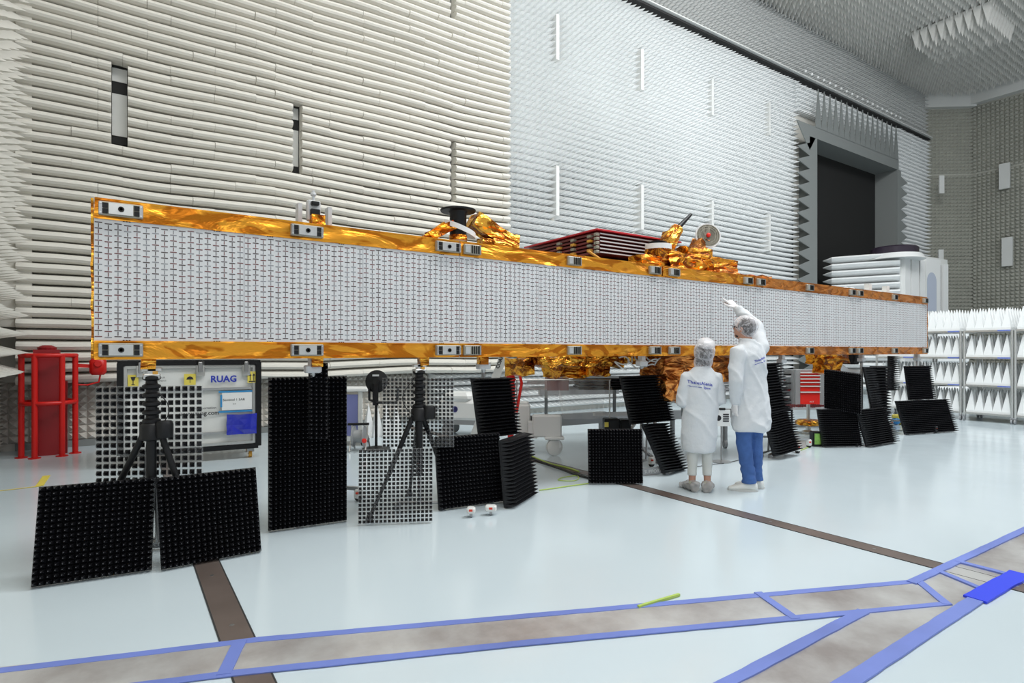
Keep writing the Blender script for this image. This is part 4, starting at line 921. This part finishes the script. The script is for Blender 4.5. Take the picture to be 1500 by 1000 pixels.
# pyramids standing on the floor near the wall
for i, px in enumerate((540, 552, 566, 580)):
    p = fz(px, 9.6+.02*i); mb = MB(); mb.box((p.x, p.y, .02), (.17, .17, .04)); pyramids(mb, (p.x-.085, p.y-.085, .04), (.17, 0, 0), (0, .17, 0), (0, 0, 1), 1, 1, .5, tip=.02)
    tag(mb.build('foam_cone', M['pyr']), 'loose white foam cone standing on the floor behind the centre tripod', 'foam cone', 'loose white foam cones on the floor')

# ------------------------------------------------------------------ racks of white foam pyramids
XR = 14.34
def rack(name_, y0, y1, where):
    root = thing('wheeled_rack', 'steel wheeled rack of white foam, '+where, 'rack', (XR+.5, (y0+y1)/2, 0), 0, 'wheeled racks')
    for x in (XR, XR+.95):
        for y in (y0, y1):
            mb = MB(); mb.tube([(x, y, .12), (x, y, 1.83)], .022, 10); p = mb.build('post', M['alu'], root, True)
            mb = MB(); mb.lathe((x, y-.015, .05), [(.012, 0), (.05, 0), (.05, .03), (.012, .03)], 16, axis=(0, 1, 0)); mb.box((x, y, .11), (.07, .05, .03)); mb.build('caster', M['grey'], p, True)
    lv = (.16, .72, 1.28, 1.82)
    for k, z in enumerate(lv):
        mb = MB(); mb.box((XR+.475, (y0+y1)/2, z-.012), (.95, y1-y0-.04, .02)); mb.box((XR-.005, (y0+y1)/2, z), (.02, y1-y0, .035), mi=0)
        mb.box((XR-.018, y0+.12, z+.004), (.004, .2, .028), mi=1) if k else None
        mb.build('shelf', [M['alu'], M['tape']], root)
        mb = MB(); w_ = y1-y0-.05
        mb.box((XR+.47, (y0+y1)/2, z+.035), (.9, w_, .06))
        pyramids(mb, (XR+.02, y0+.025, z+.065), (.9, 0, 0), (0, w_, 0), (0, 0, 1), 6, 5, .40, tip=.03, flat=.99)
        nm = ('bottom', 'second', 'third', 'top')[k]
        tag(mb.build('foam_block', M['pyr'], fix=False), 'white spiked foam on the %s shelf, %s' % (nm, where), 'foam block', 'white foam blocks on racks')
rack('r', 3.92, 4.69, 'rack with both front posts in view')
rack('r', 3.10, 3.87, 'rack cut by the right edge')
rack('r', 4.75, 5.52, 'rack just past the antenna end')
rack('r', 5.58, 6.35, 'rack mostly behind the antenna end')

# ------------------------------------------------------------------ white tower far right behind
dW = 19.5
tw = thing('positioner_tower', 'white foam-clad tower with dark round turntable on top, far right', 'tower', fz(1305, dW))
a_ = fz(1219, 19.6); b_ = fz(1318, 18.6); c2 = fz(1388, 20.2)
e1 = (b_-a_).normalized(); e2 = (c2-b_).normalized()
def pt(o_, e_, u, z, n_=0.0):
    nn2 = Vector((e_.y, -e_.x, 0)); return o_+e_*u+nn2*n_+Vector((0, 0, z))
mb = MB(); L1 = (b_-a_).length; L2 = (c2-b_).length
top1 = 1.42+(514-366)/850*18.8
mb.add([a_+Vector((0, 0, 0)), b_, c2, a_+(c2-b_)]+[p+Vector((0, 0, top1-.1)) for p in (a_, b_, c2, a_+(c2-b_))], [(0, 1, 5, 4), (1, 2, 6, 5), (2, 3, 7, 6), (3, 0, 4, 7), (4, 5, 6, 7)])
mb.build('core', M['offwhite'], tw)
mb = MB(); nr = int(top1/.235); n1 = Vector((e1.y, -e1.x, 0))
for r in range(nr):
    z0 = top1-.1-(r+1)*.235
    rings = []
    for u, wd in ((-.28, .1), (0.0, 1), (L1-.15, 1), (L1, .95)):
        hh = .235*(.5 if u < -.1 else 1)/2; zc = z0+.1175
        o1 = a_+e1*u
        rings.append([o1+Vector((0, 0, zc-.112*(wd))), o1+n1*.28*wd+Vector((0, 0, zc-.05*wd)), o1+n1*.34*wd+Vector((0, 0, zc+.02*wd)), o1+n1*.28*wd+Vector((0, 0, zc+.07*wd)), o1+Vector((0, 0, zc+.112*wd))])
    mb.loft(rings)
mb.build('foam_cladding', M['pyr'], tw)
mb = MB(); n2 = Vector((e2.y, -e2.x, 0))
zt_ = 4.35
for u0, w in ((.05, .25), (.42, .22), (.95, .6), (1.75, .35)):
    pass
for px0, px1, m_ in ((1320, 1327, 0), (1329, 1339, 1), (1341, 1348, 0), (1349.5, 1371, 2), (1375, 1383, 0)):
    u0 = (px0-1318)/70*L2; u1 = (px1-1318)/70*L2; uc = (u0+u1)/2
    h_ = 4.5 if m_ == 2 else 4.4
    c3 = b_+e2*uc+n2*.06; mb.box((c3.x, c3.y, h_/2), (u1-u0, .12, h_), rz=math.atan2(e2.y, e2.x))
mb.build('door_panels', M['white'], tw)
mb = MB()
for px in (1340, 1373): c3 = b_+e2*((px-1318)/70*L2)+n2*.03; mb.box((c3.x, c3.y, 2.2), (.09, .08, 4.3), rz=math.atan2(e2.y, e2.x))
mb.build('slot_track', M['blackp'], tw)
mb = MB(); c3 = b_+e2*((1357.5-1318)/70*L2)+n2*.125; pts = []
hw = 7/70*L2
for (u, z) in [(-hw, 2.75), (hw, 2.75), (hw, 3.75)]+[(hw*math.cos(t_), 3.75+.3*math.sin(t_)) for t_ in [PI*i/10 for i in range(1, 10)]]+[(-hw, 3.75)]: pts.append(c3+e2*u+Vector((0, 0, z)))
mb.quad(pts); mb.build('window_pane', mat('arch_glass', (.50, .55, .66), .15), tw)
mb = MB(); qd = at(1310, 362, 19.0); mb.lathe((qd.x, qd.y, 4.55), [(.66, 0), (.68, .2), (.62, .25), (.2, .27)], 40); mb.build('turntable', mat('dark_purple', (.03, .02, .035), .3), tw, True)
mb = MB(); mb.lathe((qd.x, qd.y, 4.38), [(.86, 0), (.75, .17), (.3, .18)], 40); mb.build('turntable_base', M['white'], tw, True)
# foam pack at the rack end
t = MB(); q = fz(1384, 14.5)
for r in range(8): t.rbox(loc(1385, 14.9, .125+.28*r), (.9, .5, .25), .05, rz=CA)
tag(t.build('foam_stack', M['pyr']), 'stack of white foam slabs behind the racks at the antenna end', 'foam stack')

# ------------------------------------------------------------------ people
def remesh(mb, voxel, smooth=6, fold=None, dec=None):
    me = bpy.data.meshes.new('tmp'); me.from_pydata(mb.v, [], mb.f)
    bm = bmesh.new(); bm.from_mesh(me); bmesh.ops.recalc_face_normals(bm, faces=bm.faces); bm.to_mesh(me); bm.free()
    ob = bpy.data.objects.new('tmp', me); C.objects.link(ob)
    r = ob.modifiers.new('r', 'REMESH'); r.mode = 'VOXEL'; r.voxel_size = voxel
    s = ob.modifiers.new('s', 'SMOOTH'); s.factor = .5; s.iterations = smooth
    dg = bpy.context.evaluated_depsgraph_get(); dg.update(); ev = ob.evaluated_get(dg); m2 = bpy.data.meshes.new_from_object(ev)
    out = MB(); nrm = [v.normal.copy() for v in m2.vertices]
    out.v = [tuple(v.co+nrm[i]*fold(v.co) if fold else v.co) for i, v in enumerate(m2.vertices)]; out.f = [tuple(p.vertices) for p in m2.polygons]; out.m = [0]*len(out.f)
    bpy.data.objects.remove(ob); bpy.data.meshes.remove(me); bpy.data.meshes.remove(m2)
    return out
def person(label, origin, hgt):
    o = thing('person', label, 'person', origin, CA); return o
def pbuild(mb, name, m, root, smooth=True):
    o = mb.build(name, m, None, False, fix=False); o.parent = root
    if smooth: o.data.polygons.foreach_set('use_smooth', [True]*len(o.data.polygons))
    return o
def head(mb, c, R, s=1.0):
    # skull, jaw, nose, ears; face looks along local +Y
    def L(x, y, z): return Vector(c)+R@Vector((x, y, z))*s
    mb.sphere(L(0, -.012, .03), (.076*s, .094*s, .088*s), 20, R=R)
    mb.sphere(L(0, .02, -.03), (.060*s, .068*s, .085*s), 18, R=R)
    mb.sphere(L(0, .062, -.085), (.026*s, .02*s, .02*s), 12, R=R)
    mb.tube([L(0, .083, .02), L(0, .103, -.015), L(0, .09, -.03)], [.009*s, .015*s, .012*s], 8)
    mb.tube([L(-.022, .082, -.055), L(0, .089, -.055), L(.022, .082, -.055)], .007*s, 8)
    for sx in (-1, 1):
        mb.sphere(L(sx*.078, -.005, -.01), (.012*s, .02*s, .032*s), 10, R=R); mb.sphere(L(sx*.03, .075, .012), (.012*s, .01*s, .008*s), 8, R=R)
def hand(mb, w, d, palm_n, thumb_dir, curl, side=1, s=1.0):
    # w wrist, d finger direction, palm_n palm facing normal, curl list of 4 (radians per joint)
    d = Vector(d).normalized(); pn = Vector(palm_n); pn = (pn-d*pn.dot(d)).normalized(); sd = Vector(thumb_dir); sd = (sd-d*sd.dot(d)-pn*sd.dot(pn)).normalized()
    w = Vector(w)
    rings = []
    for t_, hw, ht in ((-.02, .026, .02), (.02, .032, .018), (.055, .042, .016), (.088, .042, .013)):
        c = w+d*t_*s; rings.append([c+(sd*hw*math.cos(a)+pn*ht*math.sin(a))*s for a in [2*PI*k/12 for k in range(12)]])
    mb.loft(rings)
    for k, (off, ln) in enumerate(((.031, .072), (.0105, .080), (-.0105, .074), (-.031, .058))):
        p = w+(d*.075+sd*off)*s; dd = (d+sd*off*3).normalized(); pts = [p-dd*.02*s]; c = curl[k]; ax = dd.cross(pn).normalized()
        cur = p+dd*.012*s; pts.append(cur); v = dd.copy()
        for seg in (.42, .33, .25):
            v = Matrix.Rotation(c, 3, ax)@v; cur = cur+v*ln*seg*s; pts.append(cur)
        mb.tube(pts, [.0095*s, .0095*s, .009*s, .0085*s, .0065*s], 10)
    p = w+(d*.02+sd*.024)*s; v1 = (d*.75+sd*.7+pn*.2).normalized(); a = p+v1*.045*s; b = a+(d*.95+sd*.25+pn*.25).normalized()*.032*s; c = b+(d+pn*.3).normalized()*.024*s
    mb.tube([p, a, b, c], [.014*s, .0115*s, .010*s, .0075*s], 10)
def cfold(amp, seed, zf=5.0):
    def f(co):
        v = Vector(co); a = noise.noise(Vector((v.x*6+v.z*3.5, v.y*6, v.z*zf+seed)))+.5*noise.noise(Vector((v.x*14-v.z*9, v.y*13, v.z*9+seed)))
        c = 1-min(1, abs(noise.noise(Vector((v.x*4+v.z*2.2, v.y*4, v.z*2.6+seed*2))))*5)
        return amp*(.25+.45*a*(a > 0)+.1*a-.0*c)+amp*.45*c*c
    return f
# ---- man
dM = 5.92; om = fz(1098, dM)
man = person('man in white lab coat and blue jeans pointing up at the antenna', om, 1.79)
tn = math.radians(33)
def rt(x, y, z, a=tn): return Vector((x*math.cos(a)-y*math.sin(a), x*math.sin(a)+y*math.cos(a), z))
hc = Vector((-.045, .03, 1.645)); Rh = Matrix.Rotation(tn+.25, 3, 'Z')@Matrix.Rotation(.25, 3, 'X')
LS = rt(-.185, -.0, 1.42); RS = rt(.185, .0, 1.45)
LE = LS+Vector((-.045, -.06, -.29)); LW = Vector((-.185, -.10, .895)); LHd = Vector((.0, .12, -1))
RE = Vector((.175, .30, 1.70)); RW = Vector((.045, .46, 1.895)); RHd = Vector((-.10, .06, .12))
hipL = rt(-.09, 0, .92); hipR = rt(.09, 0, .92); kL = Vector((-.06, .0, .49)); kR = Vector((.085, .06, .49)); aL = Vector((-.015, -.03, .09)); aR = Vector((.105, .10, .09))
b = MB(); head(b, hc, Rh)
b.tube([hc+Vector((0, 0, -.03)), Vector((-.02, .0, 1.5)), Vector((0, 0, 1.40))], [.058, .06, .075], 14)
b.ell([(0, 0, .86, .15, .11, tn), (0, 0, 1.0, .16, .115, tn), (0, 0, 1.15, .145, .10, tn), (0, 0, 1.32, .175, .11, tn), (0, 0, 1.44, .165, .085, tn), (0, 0, 1.49, .07, .06, tn)])
b.tube([LS-Vector((0, 0, .03)), LE, LW], [.042, .036, .026], 12); b.tube([RS-Vector((0, 0, .02)), RE, RW], [.042, .036, .026], 12)
b.tube([hipL, kL, aL], [.085, .055, .04], 12); b.tube([hipR, kR, aR], [.085, .055, .04], 12)
hand(b, LW, LHd, (1, .2, 0), (.1, 1, 0), (.35, .4, .4, .45)); hand(b, RW, RHd, (-.2, .6, -.5), (-1, 0, -.4), (.03, .5, .7, .8))
pbuild(remesh(b, .009, 3), 'body', M['skin'], man)
# gloves
g = MB(); hand(g, LW, LHd, (1, .2, 0), (.1, 1, 0), (.35, .4, .4, .45), s=1.12); g.tube([LW-LHd.normalized()*.06, LW+LHd.normalized()*.02], [.038, .032], 14); pbuild(remesh(g, .0038, 2), 'glove', M['glove'], man)
g = MB(); hand(g, RW, RHd, (-.2, .6, -.5), (-1, 0, -.4), (.03, .5, .7, .8), s=1.12); g.tube([RW-RHd.normalized()*.06, RW+RHd.normalized()*.02], [.038, .032], 14); pbuild(remesh(g, .0038, 2), 'glove', M['glove'], man)
# coat
g = MB()
g.ell([(.012, -.03, .62, .205, .15, tn), (.012, -.02, .66, .215, .158, tn), (.012, -.01, .80, .205, .152, tn), (.01, 0, .98, .188, .142, tn), (.0, 0, 1.15, .178, .135, tn), (0, 0, 1.30, .195, .135, tn), (0, 0, 1.40, .195, .118, tn), (-.005, 0, 1.465, .15, .098, tn), (-.015, .0, 1.51, .085, .078, tn), (-.02, .0, 1.54, .068, .066, tn)], 28)
g.tube([LS+Vector((.04, 0, 0)), LS, LS.lerp(LE, .5), LE, LE.lerp(LW, .5), LW], [.07, .078, .068, .062, .056, .044], 16)
g.tube([RS+rt(-.05, 0, -.03), RS, RS.lerp(RE, .5), RE, RE.lerp(RW, .5), RW-RHd.normalized()*.02], [.08, .085, .070, .064, .054, .042], 16)
# flared side at the right hem
g.ell([(.085, .03, .70, .135, .11, 0), (.06, .03, .82, .13, .11, 0), (.03, .02, 1.0, .13, .11, 0)], 18)
coat = remesh(g, .011, 9, cfold(.026, 3, 3.0)); bv = BVHTree.FromPolygons([Vector(v) for v in coat.v], coat.f)
pbuild(coat, 'lab_coat', M['coat'], man)
g = MB()
def ring_tube(c, rx, ry, r, tilt, n=24, a=tn): return [Vector(c)+rt(rx*math.cos(t_), ry*math.sin(t_), tilt*math.sin(t_), a) for t_ in [2*PI*i/n for i in range(n+1)]]
g.tube(ring_tube((-.02, .0, 1.535), .072, .07, 0, .012), .012, 8); pbuild(g, 'collar', M['coat'], man)
def back_text(lines, bv, c, ex, root):
    mb = MB()
    for s, size, dx, dz, slant in lines: text_mesh(s, size, mb, Vector(c)+Vector(ex)*dx+Vector((0, 0, dz)), ex, Vector((0, 0, 1))+Vector(ex)*slant, off=0, bold=.0006)
    n = Vector(ex).cross(Vector((0, 0, 1))); out = []
    for v in mb.v:
        h = bv.ray_cast(Vector(v)+n*.5, -n, 1.2); out.append(tuple((h[0]+n*.004) if h[0] else Vector(v)))
    mb.v = out; pbuild(mb, 'lettering', M['inkb'], root, False)
back_text([('ThalesAlenia', .034, .0, .0, .1), ('Space', .02, .12, -.026, .1), ('a Thales / Leonardo company', .009, .0, -.024, .1)], bv, Vector((.035, -.25, 1.305)), Vector((math.cos(tn), math.sin(tn), .27)).normalized(), man)
# jeans
g = MB(); g.ell([(0, 0, .82, .145, .105, tn), (0, 0, .96, .13, .095, tn)])
g.tube([hipL, hipL.lerp(kL, .5), kL, kL.lerp(aL, .5), aL+Vector((0, 0, .04)), aL+Vector((0, 0, -.005))], [.088, .086, .075, .070, .066, .070], 16)
g.tube([hipR, hipR.lerp(kR, .5), kR, kR.lerp(aR, .5), aR+Vector((0, 0, .04)), aR+Vector((0, 0, -.005))], [.088, .086, .075, .068, .066, .070], 16)
def jf(co):
    v = Vector(co); k = 1.6 if v.z < .28 else 1.0
    return .008*k*noise.noise(Vector((v.x*9, v.y*9, v.z*(26 if v.z < .28 else 12))))
pbuild(remesh(g, .010, 2, jf), 'jeans', M['jeans'], man)
def shoe(mb, a, ang, L=.28, w=.048, h=.07):
    d = Vector((math.cos(ang), math.sin(ang), 0)); s = Vector((-d.y, d.x, 0)); rings = []
    for t_, ww, hh in ((-.075, .6, .9), (-.06, .85, 1.15), (.0, .9, 1.25), (.06, .95, 1.0), (.12, 1.05, .72), (.165, .95, .58), (.195, .6, .42)):
        c = Vector((a.x, a.y, 0))+d*t_*L/.28; rings.append([c+s*w*ww*math.cos(q)+Vector((0, 0, max(0, h*hh*(.5+.5*math.sin(q))))) for q in [2*PI*k/14 for k in range(14)]])
    mb.loft(rings)
for a_, an in ((aL, PI-.25), (aR, PI-.55)):
    g = MB(); shoe(g, a_, an, .29, .05, .085); sh = pbuild(remesh(g, .006, 3), 'shoe', M['shoe'], man)
    g = MB(); d_ = Vector((math.cos(an), math.sin(an), 0)); c_ = Vector((a_.x, a_.y, 0))+d_*.062; g.ell([(c_.x, c_.y, z_, .148*f_, .054*f_, an) for z_, f_ in ((0, 1), (.022, 1.0))], 20); s_ = pbuild(g, 'sole', M['sole'], sh, False)
# hair, cap, glasses
g = MB(); g.sphere(hc+Rh@Vector((0, -.02, .03)), (.084, .096, .094), 20, R=Rh); g.sphere(hc+Rh@Vector((0, -.045, -.02)), (.07, .06, .06), 14, R=Rh); pbuild(remesh(g, .01, 2), 'hair', M['hair'], man)
g = MB(); g.sphere(hc+Rh@Vector((0, -.015, .045)), (.102, .115, .100), 24, R=Rh); g.sphere(hc+Rh@Vector((0, -.05, -.01)), (.085, .07, .065), 18, R=Rh)
pbuild(remesh(g, .008, 2, cfold(.012, 8, 16)), 'hair_cap', M['cap'], man)
g = MB(); 
for sx in (-1, 1): g.tube([hc+Rh@Vector((sx*.082, -.01, .0)), hc+Rh@Vector((sx*.078, .085, .008))], .004, 6); g.tube([hc+Rh@Vector((sx*.035+.024*math.cos(t_), .098, .008+.018*math.sin(t_))) for t_ in [2*PI*i/12 for i in range(13)]], .003, 6)
g.tube([hc+Rh@Vector((-.012, .1, .01)), hc+Rh@Vector((.012, .1, .01))], .003, 6); pbuild(g, 'glasses', M['lens'], man)
g = MB(); g.sphere(hc+Rh@Vector((0, .026, -.070)), (.050, .048, .036), 14, R=Rh); pbuild(g, 'beard', M['hair'], man)
# ---- woman
dF = 5.9; ow = fz(1026, dF)
wo = person('woman seen from behind in long white coat with clear shoe covers', ow, 1.56)
tw_ = math.radians(4)
hc = Vector((.035, .02, 1.385)); Rh = Matrix.Rotation(-.12, 3, 'Z')@Matrix.Rotation(.35, 3, 'X')@Matrix.Rotation(.1, 3, 'Y')
LS = Vector((-.135, 0, 1.155)); RS = Vector((.15, 0, 1.155)); LE = Vector((-.185, .0, .90)); RE = Vector((.205, .01, .93)); LW = Vector((-.04, .19, .86)); RW = Vector((.06, .19, .88))
hipL = Vector((-.075, 0, .80)); hipR = Vector((.075, 0, .80)); kL = Vector((-.075, .01, .43)); kR = Vector((.07, .01, .43)); aL = Vector((-.085, -.0, .09)); aR = Vector((.06, -.03, .09))
b = MB(); head(b, hc, Rh, .95)
b.tube([hc+Vector((0, 0, -.03)), Vector((.015, .0, 1.26)), Vector((0, 0, 1.16))], [.048, .05, .065], 14)
b.ell([(0, 0, .74, .15, .11), (0, 0, .86, .155, .11), (0, 0, .98, .12, .09), (0, 0, 1.10, .14, .095), (0, 0, 1.19, .135, .075), (0, 0, 1.24, .06, .05)])
b.tube([LS-Vector((0, 0, .03)), LE, LW], [.036, .032, .023], 12); b.tube([RS-Vector((0, 0, .03)), RE, RW], [.036, .032, .023], 12)
b.tube([hipL, kL, aL], [.08, .05, .034], 12); b.tube([hipR, kR, aR], [.08, .05, .034], 12)
hand(b, LW, (1, .15, -.1), (0, -1, .2), (0, .2, 1), (.5, .5, .5, .5), s=.9); hand(b, RW, (-1, .25, -.1), (0, -1, .2), (0, .2, 1), (.5, .5, .5, .5), s=.9)
pbuild(remesh(b, .009, 3), 'body', M['skin'], wo)
g = MB()
g.ell([(-.012, 0, .405, .150, .125), (-.012, 0, .43, .158, .13), (-.01, 0, .55, .165, .135), (-.01, 0, .72, .168, .135), (0, 0, .86, .165, .13), (0, 0, 1.0, .165, .125), (.005, 0, 1.10, .175, .115), (.008, 0, 1.16, .160, .098), (.010, 0, 1.20, .130, .085), (.012, 0, 1.235, .095, .075), (.016, 0, 1.265, .065, .06)], 28)
g.tube([LS+Vector((.04, 0, 0)), LS, LS.lerp(LE, .5), LE, LE.lerp(LW, .5), LW], [.06, .064, .060, .058, .052, .04], 16)
g.tube([RS-Vector((.04, 0, 0)), RS, RS.lerp(RE, .5), RE, RE.lerp(RW, .5), RW], [.06, .064, .060, .058, .052, .04], 16)
coat = remesh(g, .010, 10, cfold(.024, 11, 3.0)); bv = BVHTree.FromPolygons([Vector(v) for v in coat.v], coat.f); pbuild(coat, 'lab_coat', M['coat'], wo)
back_text([('ThalesAlenia', .047, .0, .0, .0), ('Space', .032, .145, -.035, .0), ('a Thales / Leonardo company', .010, .005, -.03, .0)], bv, Vector((-.155, -.2, 1.10)), Vector((1, 0, -.13)).normalized(), wo)
g = MB(); g.tube([hipL, kL, aL+Vector((0, 0, .07))], [.085, .058, .044], 14); g.tube([hipR, kR, aR+Vector((0, 0, .07))], [.085, .058, .044], 14)
pbuild(remesh(g, .009, 2, lambda co: .004*noise.noise(Vector(co)*14)), 'leggings', M['leggings'], wo)
for a_, an in ((aL, 1.75), (aR, 1.2)):
    g = MB(); shoe(g, a_, an, .25, .044, .075); sh = pbuild(remesh(g, .006, 2), 'shoe', M['sneaker'], wo)
    g = MB(); shoe(g, a_, an, .30, .064, .098); pbuild(remesh(g, .007, 1, lambda co: .012*noise.noise(Vector(co)*30)), 'shoe_cover', M['cover'], sh)
    g = MB(); g.tube([a_+Vector((-.03, -.02, .0)), a_+Vector((.02, .05, .01))], .012, 6); pbuild(g, 'lace', M['ycable'], sh)
g = MB(); g.sphere(hc+Rh@Vector((0, -.02, .03)), (.088, .10, .10), 20, R=Rh); g.sphere(hc+Rh@Vector((0, -.05, -.055)), (.078, .06, .085), 16, R=Rh); pbuild(remesh(g, .01, 3), 'hair', M['hair'], wo)
g = MB(); g.sphere(hc+Rh@Vector((0, -.02, .035)), (.100, .115, .115), 24, R=Rh); g.sphere(hc+Rh@Vector((0, -.055, -.06)), (.092, .07, .10), 18, R=Rh); 
pbuild(remesh(g, .008, 2, cfold(.011, 18, 16)), 'hair_cap', M['cap'], wo)
g = MB(); g.sphere(hc+Rh@Vector((0.01, .0, .115)), (.085, .10, .055), 20, R=Rh); pbuild(remesh(g, .008, 1, cfold(.012, 28, 20)), 'cap_crown', M['cap2'], wo)

# ------------------------------------------------------------------ light, camera
def area(name, loc_, tgt, sx, sy, e, col=(1, 1, 1)):
    l = bpy.data.lights.new(name, 'AREA'); l.shape = 'RECTANGLE'; l.size = sx; l.size_y = sy; l.energy = e; l.color = col
    o = bpy.data.objects.new(name, l); C.objects.link(o); o.location = loc_; d = Vector(tgt)-Vector(loc_); o.rotation_euler = d.to_track_quat('-Z', 'Y').to_euler(); return o
area('ceiling_light', (3, 1.5, 12.0), (3.5, 4, 0), 7, 3, 500, (1, .985, .95))
area('ceiling_light', (11, 2.5, 12.0), (11.5, 5, 0), 7, 3, 760, (.95, .98, 1))
area('ceiling_light', (9, 1, 11.6), (9.5, 10.8, 7), 5, 2, 620, (.96, .985, 1))
area('front_fill', (-1.5, -5.5, 6.5), (5, 5, .8), 6, 3, 170, (.95, .98, 1))  # added fill from behind the camera, lifts shaded whites, no real fixture
area('ceiling_light', (20, 1, 11.8), (21, 4, 0), 6, 3, 260, (.97, .98, 1))
W_ = bpy.data.worlds.new('World'); bpy.context.scene.world = W_; W_.use_nodes = True
nt = W_.node_tree; bg = nt.nodes['Background']; bg.inputs['Color'].default_value = (.90, .95, 1, 1); bg.inputs['Strength'].default_value = .64
cam = bpy.data.cameras.new('camera'); co = bpy.data.objects.new('camera', cam); C.objects.link(co)
cam.sensor_width = 36; cam.lens = FOC/1500*36; cam.shift_y = 14/1500; cam.clip_end = 200; cam.clip_start = .05
co.location = (0, 0, CH); co.rotation_euler = (PI/2, 0, -math.atan2(FX, FY))
sc = bpy.context.scene; sc.camera = co
sc.view_settings.view_transform = 'Standard'; sc.view_settings.look = 'None'; sc.view_settings.exposure = -.12
